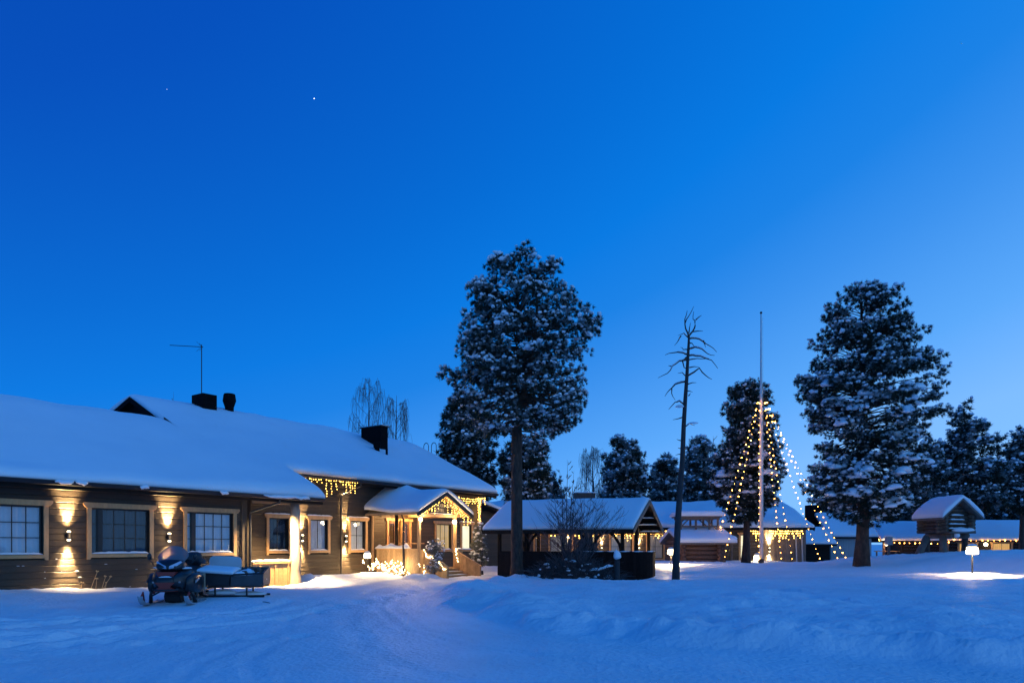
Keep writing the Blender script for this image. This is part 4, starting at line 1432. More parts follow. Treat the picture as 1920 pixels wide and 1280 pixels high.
def bare_tree(name, label, px, Y, top_py, spread_, seed, base_py=None, stems=3, weep=.5, r0=.10, m=BIRCHB, group=None, dens=1.0, cat='tree', twig=.006):
    rd = random.Random(seed)
    k = Y / FPX
    x0 = (px - 960) * k
    z0 = gz(x0, Y) if base_py is None else CAMZ + (HZ - base_py) * k
    H = CAMZ + (HZ - top_py) * k - z0
    o = thing(name, label, cat, (x0, Y, z0), 0, group)
    tr, tw = MB(), MB()
    W = spread_ * k
    for s in range(stems):
        tx_ = (s - (stems - 1) / 2) / max(1, stems) * W * 1.3 + rd.uniform(-.1, .1) * W
        ty_ = rd.uniform(-.4, .4) * W
        h = H * (1 - .35 * abs(tx_) / (W + 1e-6)) * rd.uniform(.88, 1.0)
        pts, rad = [], []
        for i in range(9):
            f = i / 8
            pts.append(Vector((tx_ * f ** 1.2 + rd.uniform(-.02, .02) * H * .25, ty_ * f, -.2 + (h + .2) * f)))
            rad.append(r0 * (1 - f * .93))
        tr.tube(pts, rad, 6)
        nb = int(15 * dens)
        for b in range(nb):
            f = .2 + .78 * (b + rd.random()) / nb
            i = min(7, int(f * 8)); p = pts[i].lerp(pts[i + 1], f * 8 - i)
            a = rd.uniform(0, 6.28); L = W * rd.uniform(.35, .8) * (1.25 - f)
            e = p + Vector((math.cos(a) * L, math.sin(a) * L, L * rd.uniform(.5, 1.3)))
            mid = p.lerp(e, .5) + Vector((0, 0, .08 * L))
            rb = r0 * .3 * (1.1 - f)
            tw.tube([p, mid, e], [rb, rb * .6, twig], 4, cap=False)
            for q in range(int(7 * dens)):
                g0 = p.lerp(e, rd.uniform(.25, 1))
                a2 = a + rd.uniform(-1.2, 1.2); L2 = L * rd.uniform(.3, .7)
                e1 = g0 + Vector((math.cos(a2) * L2 * .5, math.sin(a2) * L2 * .5, L2 * (.45 - .45 * weep)))
                e2 = e1 + Vector((math.cos(a2) * L2 * .25, math.sin(a2) * L2 * .25, L2 * (.5 - 1.5 * weep)))
                tw.tube([g0, e1, e2], [twig * 1.2, twig, twig * .7], 3, cap=False)
    tr.build('trunk', m, o, smooth=True)
    tw.build('twigs', m, o, kind='stuff')
    return o


def weeping_birch(label, px, Y, top_py, half, seed):
    rd = random.Random(seed)
    k = Y / FPX
    x0 = (px - 960) * k
    z0 = gz(x0, Y)
    H = CAMZ + (HZ - top_py) * k - z0
    W = half * k
    o = thing('birch_tree', label, 'tree', (x0, Y, z0), 0, 'weeping birches')
    tr, tw = MB(), MB()
    tr.tube([(0, 0, -.2), (.05, 0, H * .45), (-.03, .02, H * .75), (.03, 0, H)], [.17, .11, .06, .012], 8)
    for b in range(26):
        f = .42 + .56 * b / 26
        z = H * f
        a = rd.uniform(0, 6.28)
        L = W * rd.uniform(.55, 1.05) * (1.1 - .75 * ((f - .42) / .58) ** 1.5)
        e = Vector((math.cos(a) * L, math.sin(a) * L, z + L * rd.uniform(1.1, 2.0)))
        e.z = min(e.z, H * rd.uniform(.93, 1.0))
        p = Vector((0, 0, z)); mid = p.lerp(e, .5) + Vector((math.cos(a), math.sin(a), -.3)) * .12 * L
        tw.tube([p, mid, e], [.045 * (1.2 - f), .03 * (1.2 - f), .012], 5, cap=False)
        for q in range(15):
            u = rd.uniform(.25, 1)
            g0 = p.lerp(mid, u * 2) if u < .5 else mid.lerp(e, u * 2 - 1)
            a2 = a + rd.uniform(-1.6, 1.6); r2 = rd.uniform(.08, .38)
            e1 = g0 + Vector((math.cos(a2) * r2, math.sin(a2) * r2, rd.uniform(.0, .28)))
            D_ = rd.uniform(.5, 1.9)
            e2 = e1 + Vector((math.cos(a2) * .12, math.sin(a2) * .12, -D_ * .5))
            e3 = e2 + Vector((rd.uniform(-.04, .04), rd.uniform(-.04, .04), -D_ * .5))
            tw.tube([g0, e1, e2, e3], [.010, .012, .011, .007], 3, cap=False)
    tr.build('trunk', BIRCHB, o, smooth=True)
    tw.build('twigs', FROSTT, o, kind='stuff')
    return o


weeping_birch('taller frosted weeping birch behind the big roof chimney', 692, 58, 708, 42, 3)
weeping_birch('shorter frosted weeping birch right of the big roof chimney', 743, 58, 741, 34, 4)
weeping_birch('frosted weeping birch behind the shelter roof chimney', 1112, 60, 838, 30, 6)
bare_tree('birch_tree', 'faint bare birch top behind the roof left of the antenna', 328, 62, 716, 30, 5, stems=3, weep=.3, r0=.10, m=FROSTT, group='bare birches', dens=1.3, twig=.010)
bare_tree('birch_tree', 'slim bare young birch in front of the shelter roof', 1062, 26.2, 850, 42, 8, stems=5, weep=.0, r0=.04, m=BIRCHB, group='bare birches', dens=1.1, twig=.008)
bare_tree('birch_tree', 'wider bare sapling clump by the shelter rail', 1085, 25.6, 925, 105, 9, stems=8, weep=.05, r0=.024, m=BIRCHB, group='bare birches', dens=.9, twig=.005)
bare_tree('birch_tree', 'frosted bare tree top left of the flagpole pine', 1345, 58, 775, 30, 10, stems=2, weep=.3, r0=.10, m=FROSTT, group='bare birches', dens=1.4, twig=.011)

# dark brushwood heap in front of the shelter
o = thing('brush_heap', 'dark heap of bare shrub branches half buried in snow before the shelter', 'shrub', (at(1075, 0, 25.6).x, 25.6, .1))
hb, hs = MB(), MB()
rd = random.Random(5)
hb2 = MB()
for k in range(1500):
    x = rd.uniform(-1.85, 1.75); y = rd.uniform(-.45, .35)
    a = rd.gauss(0, .75); L = rd.uniform(.25, .95)
    e = max(.12, 1 - (x / 1.95) ** 2)
    p = Vector((x, y, -.08 + rd.random() ** 1.2 * .85 * e))
    q = p + Vector((math.sin(a) * L, rd.uniform(-.35, .35) * L, math.cos(a) * L * .62 * (.4 + .6 * e)))
    m1 = p.lerp(q, .5) + Vector((rd.uniform(-.05, .05), 0, .06))
    if k % 3 == 0:
        hb.tube([p, m1, q], [.014, .010, .005], 4, cap=False)
    else:
        hb2.tube([p, m1, q], [.006, .005, .003], 3, cap=False)
hb2.build('twigs', BIRCHB, o, kind='stuff')
hb.build('branches', DBARK, o, kind='stuff')
for k in range(26):
    x = rd.uniform(-1.6, 1.6)
    lump(hs, (x, rd.uniform(-.4, .2), rd.uniform(.08, .85) * (1 - (x / 2.2) ** 2)), (rd.uniform(.04, .11), .07, rd.uniform(.03, .07)), k)
for (xa, xb, za, zb2) in ((.55, 1.45, .42, .62), (.1, .6, .10, .16)):
    pts = [(xa + (xb - xa) * i / 5, -.3, za + (zb2 - za) * i / 5 + .03 * math.sin(i * 2)) for i in range(6)]
    hs.tube(pts, [.02, .05, .06, .045, .06, .02], 8)
hs.build('branch_snow', TSNOW, o, smooth=True, kind='stuff')
o = thing('snowy_stump', 'stump capped with a round ball of snow at the shelter rail', 'stump', (at(1157, 0, 25.3).x, 25.3, gz(at(1157, 0, 25.3).x, 25.3)))
MB().tube([(0, 0, -.2), (0, 0, .75)], [.12, .10], 10).build('stump', DBARK, o)
m_ = MB(); lump(m_, (0, 0, .88), (.17, .16, .24), 77); m_.build('snow_cap', TSNOW, o, smooth=True)

# dead tree, drawn limb by limb
DZX = lambda x, y: (1200 + x * .2265, 570 + y * .2265)
o = thing('dead_tree', 'tall dead tree with bare twisted limbs left of the flagpole', 'tree', (at(1267, 0, 25).x, 25, gz(at(1267, 0, 25).x, 25)))
ox, oz = o.location.x, o.location.z


def dpt(x, y, dy=0):
    a, b = DZX(x, y)
    p = at(a, b, 25)
    return Vector((p.x - ox, dy, p.z - oz))


trk = MB()
tp2 = [Vector((0, 0, -.2))] + [Vector((at(a, b, 25).x - ox, 0, at(a, b, 25).z - oz)) for a, b in ((1268, 1040), (1271, 980), (1275, 920))] + [dpt(352, 1270), dpt(362, 1000), dpt(374, 800), dpt(388, 600), dpt(396, 450), dpt(403, 330), dpt(405, 260)]
trk.tube(tp2, [.15, .125, .112, .102, .092, .08, .072, .063, .054, .045, .036], 10)
trk.build('trunk', DBARK, o, smooth=True)
LIMBS = [[(404, 270), (372, 210), (360, 140), (375, 75)], [(372, 160), (395, 110), (428, 40)], [(405, 262), (440, 220), (465, 170), (468, 120), (456, 105), (466, 35)], [(462, 130), (494, 112)], [(440, 228), (525, 220)], [(405, 240), (410, 165)],
         [(396, 275), (355, 250), (300, 278)], [(340, 262), (318, 300), (285, 342)], [(410, 285), (470, 278), (530, 300), (590, 330), (655, 378)], [(525, 300), (548, 355)], [(412, 320), (440, 310), (485, 340)],
         [(398, 375), (350, 385), (320, 375)], [(408, 370), (450, 362), (500, 385), (540, 430), (590, 450)], [(392, 415), (350, 405), (260, 410), (200, 430)], [(405, 425), (460, 430), (530, 450), (585, 470), (635, 540)],
         [(392, 460), (320, 475), (260, 520), (215, 585), (135, 626)], [(265, 515), (220, 525)], [(385, 440), (345, 480), (350, 540), (370, 570)], [(405, 460), (470, 455), (560, 460)], [(400, 590), (490, 530), (545, 595), (592, 625)], [(490, 530), (512, 520)], [(408, 525), (480, 530)],
         [(385, 600), (340, 575), (295, 590)], [(382, 640), (300, 655), (255, 700), (225, 745)], [(262, 695), (270, 730), (310, 780)], [(395, 662), (465, 652)], [(388, 720), (435, 728)], [(400, 760), (415, 740)],
         [(372, 830), (320, 805), (280, 820), (222, 884)], [(355, 935), (285, 946)], [(378, 1010), (420, 980), (472, 992)], [(350, 1130), (312, 1112)], [(366, 1190), (402, 1168)], [(350, 1240), (280, 1256)], [(345, 1195), (320, 1185)]]
lm, ls = MB(), MB()
for j, L in enumerate(LIMBS):
    dy = rd.uniform(-1, 1)
    n = len(L)
    pts = [dpt(x, y, dy * .55 * i / n) for i, (x, y) in enumerate(L)]
    r0 = .036 if n > 3 else .026
    fine = []
    for i in range(n - 1):
        fine += [pts[i], pts[i].lerp(pts[i + 1], .5) + Vector((rd.uniform(-.02, .02), 0, rd.uniform(-.02, .03)))]
    fine.append(pts[-1])
    lm.tube(fine, [r0 * (1 - .75 * i / (len(fine) - 1)) for i in range(len(fine))], 5, cap=False)
    if j in (8, 12, 13, 14, 15, 23, 28, 30, 6):
        sp = [p + Vector((0, 0, r0 * .8)) for p in fine[:max(3, int(len(fine) * .7))]]
        ls.tube(sp, [.012] + [.026] * (len(sp) - 2) + [.01], 5)
lump(ls, dpt(335, 850), (.16, .08, .07), 3)
lump(ls, dpt(440, 985), (.16, .08, .05), 4)
lm.build('limbs', DBARK, o, smooth=True)
ls.build('limb_snow', TSNOW, o, smooth=True, kind='stuff')

# small snowy spruces by the porch
pA = lod(14.85, -1.75)
conifer('spruce_sapling', 'small snow bent spruce at the foot of the left stair rail', 960 + pA.x / pA.y * FPX, pA.y, [(1012, 812, 818), (1028, 800, 836), (1050, 802, 832), (1072, 797, 834)], trunk_r=.03, pads=34, per=34, tsize=.10, snowp=.75, frost=.6, lumps=0, seed=81, droop=-.3, needle=SPRUCE, fneedle=FNEEDLE, padr=(.14, .22), group='young spruces by the porch')
pB = lod(19.2, -.7)
conifer('spruce_sapling', 'bushy frosted young spruce right of the porch stairs', 960 + pB.x / pB.y * FPX, pB.y, [(985, 894, 903), (1005, 886, 912), (1030, 882, 914), (1058, 882, 916)], trunk_r=.04, pads=70, per=34, tsize=.15, snowp=.5, frost=.55, lumps=0, seed=82, needle=SPRUCE, fneedle=FNEEDLE, padr=(.2, .34), group='young spruces by the porch')
# planter on the porch edge
o = thing('planter_bowl', 'dark bowl planter with snowy twigs at the top of the stairs', 'planter', lod(16.0, WF + .1, DZ), LROT)
MB().lathe([(.12, 0), (.14, .3), (.34, .48), (.36, .56), (.30, .56)], (0, 0, 0), 14).build('bowl', BLACK, o)
tw, sn_ = MB(), MB()
for k in range(26):
    a = random.uniform(0, 6.28); L = random.uniform(.25, .6)
    e = Vector((math.cos(a) * L * .8, math.sin(a) * L * .8, .55 + L * random.uniform(.6, 1.3)))
    tw.tube([(0, 0, .5), e * .6 + Vector((0, 0, .28)), e], [.012, .01, .006], 4)
    sn_.ball(e, (.05, .05, .03), 6, 4)
tw.build('twigs', SPRUCE, o); sn_.build('twig_snow', SNOW, o, smooth=True, kind='stuff')
# snow shovel leaning beside the stairs
ps = lod(18.2, -1.6)
o = thing('snow_shovel', 'long handled black snow shovel stuck upright right of the stairs', 'shovel', (ps.x, ps.y, gz(ps.x, ps.y)))
MB().tube([(0, 0, .1), (.12, .1, 1.35)], .016, 6).build('handle', BLACK, o)
MB().tube([(.05, .06, 1.37), (.19, .14, 1.37)], .018, 6).build('grip', BLACK, o)
MB().add([(-.12, 0, .18), (.12, 0, .18), (.15, -.05, -.08), (-.15, -.05, -.08), (-.12, .02, .20), (.12, .02, .20), (.15, -.02, -.08), (-.15, -.02, -.08)], [(0, 1, 2, 3), (7, 6, 5, 4), (0, 4, 5, 1), (1, 5, 6, 2), (3, 2, 6, 7), (0, 3, 7, 4)]).build('blade', BLACK, o)

# dry stalks against the near wall
o = thing('dry_stalks', 'dry seed head stalks sticking out of the snow under the lamp wall', 'plant', lod(2.3, -.25, gz(lod(2.3, -.25).x, lod(2.3, -.25).y)), LROT)
tw = MB()
for (a, b, h) in ((-.15, -.12, .30), (0, .12, .36), (.02, .26, .34), (-.3, -.1, .5), (.1, .14, .18), (-.55, -.5, .2)):
    tw.tube([(a, 0, -.1), ((a + b) / 2 + .01, -.02, h * .5), (b, -.03, h)], [.008, .007, .006], 5)
    for q in range(3):
        tw.ball((b + random.uniform(-.03, .03), -.03, h + random.uniform(-.01, .02)), (.022, .015, .018), 6, 4)
tw.build('stalks', mat('straw', (.45, .30, .14), .8), o)

# ================================================================== open shelter
CX, CY = 4.79, 27.0
sh = thing('shelter', 'open timber shelter with snowy gable roof and dark board rail', 'shelter', (CX, CY, 0), R(-18))
SK = .14
sx = lambda u, v: u + SK * v
EZ, RZ, VL = 2.10, 3.40, 5.0
UL = -6.35


def shd(u, v):
    return EZ + (RZ - EZ) * (1 - np.abs(v - VL / 2) / (VL / 2))


snow_sheet('roof_snow', edgy(UL, 0, 40), edgy(0, VL, 40), lambda u, v: (sx(u, v), v * .99), shd,
           lambda u, v: (.19 + .03 * fbm(u, v, .8, 2)) * rnd_edge(u - UL + .02, .2, .5) * rnd_edge(.02 - u, .2, .5) * rnd_edge(v + .02, .2, .5) * rnd_edge(VL + .02 - v, .2, .5) - .05 * np.exp(-((v - VL / 2) / .2) ** 2), sh)
rm = MB()
for a, b in ((0, VL / 2), (VL / 2, VL)):
    za, zb3 = float(shd(0, a)), float(shd(0, b))
    q = [(sx(u, v), v * .99, z + dz) for dz in (-.11, -.005) for (u, v, z) in ((UL, a, za), (0, a, za), (0, b, zb3), (UL, b, zb3))]
    rm.add(q, [(0, 3, 2, 1), (4, 5, 6, 7), (0, 1, 5, 4), (1, 2, 6, 5), (2, 3, 7, 6), (3, 0, 4, 7)])
rm.build('roof', DARKW, sh)
board('fascia', DARKW, sh, UL, 0, -.045, -.005, EZ - .16, EZ - .006)
for (a, b) in ((0, VL / 2), (VL / 2, VL)):
    for u in (.02, UL - .02):
        beam('barge_board', GREYW if u > 0 else DARKW, sh, (sx(u, a), a * .99, float(shd(0, a)) - .07), (sx(u, b), b * .99, float(shd(0, b)) - .07), .05, .17)
for v in (.45, VL - .45):
    board('plate', DARKW, sh, UL + .4 + SK * v, -.35 + SK * v, v - .08, v + .08, EZ - .02, EZ + .14)
posts = [(UL + .55, .45), (-4.6, .45), (-3.0, .45), (-1.85, .45), (-.55, .45), (-.55, VL - .45), (-.55, VL / 2), (-3.0, VL - .45), (UL + .55, VL - .45)]
for (u, v) in posts:
    board('post', DARKW, sh, sx(u, v) - .075, sx(u, v) + .075, v * .99 - .075, v * .99 + .075, -.2, EZ - .03 if abs(v - VL / 2) > .1 else RZ - .2)
for (u, v, s) in ((-.55, .45, -1), (-1.85, .45, -1), (-1.85, .45, 1), (-4.6, .45, 1), (-4.6, .45, -1), (-.55, VL / 2, 0)):
    if s:
        pts = [(sx(u, v) + s * x, v, EZ - 1.0 + y) for x, y in ((.04, .0), (.12, .40), (.32, .72), (.62, .95))]
        MB().tube(pts, .06, 6).build('brace', DARKW, sh, smooth=True)
# end truss, snow ledges on the purlins seen in the gable
board('tie_beam', DARKW, sh, sx(-.35, 0) - .06, sx(-.35, 0) + .06, .35, VL - .35, EZ - .02, EZ + .12)
for k in range(3):
    v = VL - .45 - .55 * k
    zz_ = float(shd(0, v)) - .17
    beam('purlin', DARKW, sh, (sx(-1.2, v), v * .99, zz_), (sx(-.05, v), v * .99, zz_), .14, .12)
    snow_strip(sh, sx(-.9, v), sx(-.06, v), v * .99 - .28, v * .99 + .1, zz_ + .02 - .1, .05, 'purlin_snow')
g_ = MB(); g_.prism([(.5, EZ + .1), (VL - .5, EZ + .1), (VL / 2, RZ - .12)], 'x', -.75, -.70); g_.build('gable_panel', DARKW, sh)
# board rail round the shelter: each board its own piece, the right corner rounded
rl_ = part('rail', sh)
path = [(UL + .3, -.25 + .0)]
pts = []
for k in range(162):
    pts.append((UL + .95 + k * .0348, -.35))
xe = pts[-1][0]
arc = [(xe + .55 * math.sin(a), -.35 + .55 * (1 - math.cos(a))) for a in np.linspace(0, math.pi / 2, 20)]
line = [(xe + .55, .2 + k * .1) for k in range(1, 9)]
pl_ = [Vector((a, b, 0)) for a, b in pts + arc + line]
acc, nxt = 0, 0
for i in range(len(pl_) - 1):
    seg = pl_[i + 1] - pl_[i]
    acc += seg.length
    if acc >= nxt:
        nxt += .135
        a = math.atan2(seg.y, seg.x)
        wpt = Matrix.Rotation(R(-18), 3, 'Z') @ pl_[i] + Vector((CX, CY, 0))
        zg0 = gz(wpt.x, wpt.y) - .15
        zt0 = 1.17 + random.uniform(-.006, .006)
        if wpt.y > 33:
            break
        link('board', unit_beam(RAILW if pl_[i].x > -2.2 else DARKW), rl_, (pl_[i].x, pl_[i].y, (zg0 + zt0) / 2), rot=(0, -math.pi / 2, a) if False else Matrix.Rotation(a, 3, 'Z').to_4x4().to_euler().to_matrix().to_euler())
        ob = rl_.children[-1] if rl_.children else None
        o_ = col.objects[-1]
        o_.rotation_euler = (Matrix.Rotation(a, 3, 'Z') @ Matrix.Rotation(-math.pi / 2, 3, 'Y')).to_euler()
        o_.scale = (zt0 - zg0, .035, .155 if i > 160 else .139)
tr_ = MB(); tr_.tube([(p.x, p.y, 1.19) for p in pl_[::3] if p.y < 3.2], .035, 6); tr_.build('top_rail', DARKW, rl_)
sr = MB(); sr.tube([(p.x, p.y, 1.215) for p in pl_[100::3] if p.y < 3.2], [.022 + .012 * math.sin(i * 1.3) for i in range(len([p for p in pl_[100::3] if p.y < 3.2]))], 6); sr.build('rail_snow', SNOW, rl_, smooth=True)
# table-like dark hearth inside
MB().lathe([(.55, -.1), (.55, .85), (.75, .9), (.45, 1.5), (.12, 1.8), (.12, 2.4)], (-2.4, 2.4, 0), 12).build('hearth', BLACK, sh)

# ================================================================== rear lodge behind the shelter
YR = 46.0
xr = lambda px: (px - 960) / FPX * YR
zr = lambda py: CAMZ + (HZ - py) / FPX * YR
rear = thing('rear_lodge', 'long low dark lodge with big windows and icicle lights behind the shelter', 'lodge', (0, YR, 0))
XL, XRt = xr(915), xr(1508)
wl_ = part('wall', rear)
RW = [(1028, 1075, DIMCUR), (1142, 1188, DIMCUR), (1211, 1247, DIMCUR), (1385, 1400, LITWHITE), (1101, 1122, LITCUR), (1000, 1014, DIMCUR)]
ops = [(xr(a) + .1, xr(b) - .1, .55, 2.15) for a, b, _ in RW]
plank_wall(wl_, XL, XRt, 0, -.2, 3.1, .25, ops, WALLW)
for a, b, m_ in RW:
    wd = xr(b) - xr(a)
    window(rear, xr(a), xr(b), 0, .45, 2.30, max(1, int(wd / .55)), 2, m_, snow=False)
REZ = zr(989)
edge_u = edgy(XL - .3, XRt + .35, 60)
snow_sheet('roof_snow', edge_u, edgy(-.8, 9.8, 40), lambda u, v: (u, v), lambda u, v: REZ + .33 * np.minimum(v + .8, 9.8 - v),
           lambda u, v: (.40 + .26 * fbm(u, v, .45, 3)) * rnd_edge(u - XL + .32, .3, .4) * rnd_edge(XRt + .37 - u, .3, .4) * rnd_edge(v + .82, .4, .6) * rnd_edge(9.82 - v, .3, .4), rear)
rb = MB(); rb.prism([(-.78, REZ - .16), (4.5, REZ + .33 * 5.28 - .16), (9.78, REZ - .16), (9.78, REZ - .01), (4.5, REZ + .33 * 5.3 - .01), (-.78, REZ - .01)], 'x', XL - .28, XRt + .33)
rb.build('roof', DARKW, rear)
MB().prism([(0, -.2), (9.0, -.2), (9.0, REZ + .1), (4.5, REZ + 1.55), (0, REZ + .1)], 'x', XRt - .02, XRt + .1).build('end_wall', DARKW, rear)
for s, a, b in ((1, -.78, 4.5), (-1, 9.78, 4.5)):
    beam('barge_board', BLACK, rear, (XRt + .36, a, REZ - .1), (XRt + .36, b, REZ + .33 * 5.28 - .1), .05, .28)
# vertical cladding on the right bay
vc = part('cladding', rear)
x = xr(1428)
while x < XRt - .05:
    board('plank', GREYW, vc, x, x + .17, -.05 + random.uniform(-.006, .006), -.002, -.15, 2.62)
    x += .175
cb_ = MB(); cb_.box(xr(1090), xr(1134), 5.2, 6.4, 4.2, zr(928) + .55); co_ = cb_.build('chimney', REDLOG, rear)
snow_strip(co_, xr(1089), xr(1135), 5.15, 6.45, zr(928) + .551, .12, 'cap_snow')
for px, lb in ((1065, 'rear lodge up and down wall lamp seen between the sapling stems'), (1128, 'rear lodge up and down wall lamp behind the brush heap'), (1198, 'rear lodge up and down wall lamp at the right end of the shelter'), (1441, 'rear lodge up and down wall lamp right of the flagpole')):
    wall_lamp((xr(px), YR - (.06 if px > 1400 else 0), zr(1030)), 0, lb, .75)
for a, b, lb in ((985, 1040, 'rear lodge icicle lights left part behind the shelter posts'), (1048, 1112, 'rear lodge icicle lights in the middle behind the sapling'), (1150, 1250, 'rear lodge icicle lights at the right end of the shelter'), (1402, 1418, 'small clump of icicle lights left of the flagpole'), (1438, 1496, 'rear lodge icicle lights right of the flagpole')):
    icicle(lb, (xr(a), YR - .7, zr(995)), (xr(b), YR - .7, zr(995)), max(4, int((b - a) / 3.2)), .1, .75, r=.05, step=.15, jit=.05)

# ------------------------------------------------------------------ log hut with a lantern roof
YH = 37.0
hk = YH / FPX
hx0, hx1 = (1278 - 960) * hk, (1352 - 960) * hk
hg = gz((hx0 + hx1) / 2, YH) - .05
hut = thing('log_hut', 'low red brown log hut with snowy roof and open lantern on top', 'hut', (hx0, YH, hg))
hw_ = hx1 - hx0
HE = CAMZ + (HZ - 1016) * hk - hg
lw = part('wall', hut)
HD = 4.0
nlog = 5
for k in range(nlog):
    z = -.05 + (HE + .1) * (k + .5) / nlog
    r_ = (HE + .1) / nlog / 2
    mb = MB(); mb.tube([(-.25, .1, z), (hw_ + .25, .1, z)], r_ * 1.03, 10); mb.build('log', REDLOG, lw, smooth=True)
    mb = MB(); mb.tube([(.1, -.15, z + r_), (.1, HD, z + r_)], r_ * 1.03, 10); mb.build('log', REDLOG, lw, smooth=True)
    mb = MB(); mb.tube([(hw_ - .1, -.15, z + r_), (hw_ - .1, HD, z + r_)], r_ * 1.03, 10); mb.build('log', REDLOG, lw, smooth=True)
mb = MB(); mb.prism([(.05, HE), (HD, HE), (HD / 2, HE + .52)], 'x', .05, .15); mb.build('gable', REDLOG, hut)
mb = MB(); mb.prism([(.05, HE), (HD, HE), (HD / 2, HE + .52)], 'x', hw_ - .15, hw_ - .05); mb.build('gable', REDLOG, hut)
snow_sheet('roof_snow', edgy(-.25, hw_ + .75, 22), edgy(-.4, HD + .4, 22), lambda u, v: (u, v), lambda u, v: HE - .03 + .265 * np.minimum(v + .4, HD + .4 - v),
           lambda u, v: .28 * rnd_edge(u + .27, .3, .5) * rnd_edge(hw_ + .77 - u, .5, .5) * rnd_edge(v + .42, .35, .6) * rnd_edge(HD + .42 - v, .3), hut)
mb = MB(); mb.prism([(-.38, HE - .12), (HD / 2, HE + .52), (HD + .38, HE - .12), (HD + .38, HE - .03), (HD / 2, HE + .62), (-.38, HE - .03)], 'x', -.22, hw_ + .72); mb.build('roof', GREYW, hut)
lan = part('lantern', hut)
lz0, lz1 = CAMZ + (HZ - 994) * 39 / FPX - hg, CAMZ + (HZ - 972) * 39 / FPX - hg
la, lb_ = (1272 - 960) * 39 / FPX - hx0, (1340 - 960) * 39 / FPX - hx0
for x in (la, (la + lb_) / 2 - .2, (la + lb_) / 2 + .55, lb_):
    for y in (1.4, 2.6):
        board('post', GREYW, lan, x - .05, x + .05, y - .05, y + .05, lz0 - .7, lz1 - .01)
for y in (1.4, 2.6):
    board('rail', GREYW, lan, la - .1, lb_ + .1, y - .04, y + .04, lz1 - .06, lz1 + .05)
    board('rail', GREYW, lan, la, lb_, y - .03, y + .03, lz0 + .18, lz0 + .26)
    beam('brace', GREYW, lan, (lb_ - .02, y, lz0 + .02), (lb_ - .72, y, lz1 - .03), .05, .07)
    beam('brace', GREYW, lan, (la + .02, y, lz0 + .22), (la + .45, y, lz1 - .03), .05, .07)
MB().box(la - .2, lb_ + .2, 1.2, 2.8, lz1 + .052, lz1 + .12).build('lantern_roof', GREYW, lan)
snow_sheet('lantern_snow', edgy(la - .3, lb_ + .3, 16), edgy(1.1, 2.9, 10), lambda u, v: (u, v), lambda u, v: lz1 + .122 + 0 * u,
           lambda u, v: .30 * rnd_edge(u - la + .32, .25, .35) * rnd_edge(lb_ + .32 - u, .25, .35) * rnd_edge(v - 1.08, .25, .35) * rnd_edge(2.92 - v, .25, .35), lan)
o = thing('snowy_box', 'snow covered ledge box at the right eave of the log hut', 'box', at(1372, 1012, 37.5))
MB().box(-.2, .2, -.2, .2, -.08, .06).build('box', GREYW, o)
m_ = MB(); lump(m_, (0, 0, .08), (.24, .22, .2), 9); m_.build('snow_cap', SNOW, o, smooth=True)
MB().box(-.05, .05, -.05, .05, -1.1, -.08).build('post', GREYW, o)


# ------------------------------------------------------------------ cabins on the right
def gable_house(name, label, x0, x1, y0, dep, ez, rise, wm, rot=0, snow_t=.32, over=.35, base=-.3, planks=.22, ops=[], vert=False):
    o = thing(name, label, 'cabin', (x0, y0, 0), rot)
    L = x1 - x0
    wl = part('wall', o)
    if vert:
        x = 0
        while x < L - .03:
            board('plank', wm, wl, x, min(x + planks, L), random.uniform(-.006, .006), .1, base, ez + .1)
            x += planks + .003
    else:
        plank_wall(wl, 0, L, 0, base, ez + .1, planks, ops, wm)
    for x in (0, L - .1):
        MB().prism([(.1, base), (dep, base), (dep, ez), (dep / 2, ez + rise - .1), (.1, ez)], 'x', x + .002, x + .098).build('end_wall', wm, o)
    MB().box(.1, L - .1, dep - .1, dep, base, ez).build('rear_wall', wm, o)
    sl = rise / (dep / 2)
    ezo = ez - over * sl
    dk = lambda u, v: ezo + sl * np.minimum(v + over, dep + over - v)
    snow_sheet('roof_snow', edgy(-over, L + over, max(10, int(L / .3))), edgy(-over, dep + over, 26), lambda u, v: (u, v), lambda u, v: dk(u, v) + .13,
               lambda u, v: (snow_t + .05 * fbm(u + x0, v, .7, 2)) * rnd_edge(u + over + .02, .3, .5) * rnd_edge(L + over + .02 - u, .3, .5) * rnd_edge(v + over + .02, .35, .55) * rnd_edge(dep + over + .02 - v, .3, .5), o)
    MB().prism([(-over, ezo), (dep / 2, ez + rise), (dep + over, ezo), (dep + over, ezo + .125), (dep / 2, ez + rise + .125), (-over, ezo + .125)], 'x', -over + .01, L + over - .01).build('roof', DARKW, o)
    return o


YC = 52.0
ck = YC / FPX
gh = gable_house('grey_cabin', 'pale grey painted cabin with snowy roof behind the broad pine', (1558 - 960) * ck, (1634 - 960) * ck, YC, 4.0, CAMZ + (HZ - 1003) * ck, 1.45, GREYP, vert=True, planks=.2)
mb = MB(); mb.box(-.75, .15, 2.0, 2.9, 2.2, CAMZ + (HZ - 946) * 54 / FPX); mb.build('chimney', SOOT, gh)
dd_ = part('door', gh)
board('leaf', SASH, dd_, 2.0, 2.6, -.05, -.01, -.1, 1.75)
YS = 49.0
sk = YS / FPX
sd = gable_house('dark_shed', 'low black shed with blue snowy roof between rear lodge and grey cabin', (1512 - 960) * sk, (1556 - 960) * sk, YS, 3.6, CAMZ + (HZ - 1018) * sk, .95, DARKW, planks=.22, snow_t=.22)
# skis or boards leaning at the shed corner
o = thing('leaning_skis', 'pair of pale skis leaning on the dark end wall of the rear lodge', 'skis', (xr(1496), YR - .35, gz(xr(1496), YR - .35)))
for s in (-.22, .18):
    beam('ski', GREYP, o, (s, 0, 0), (s + .03, .22, 1.75), .09, .03)

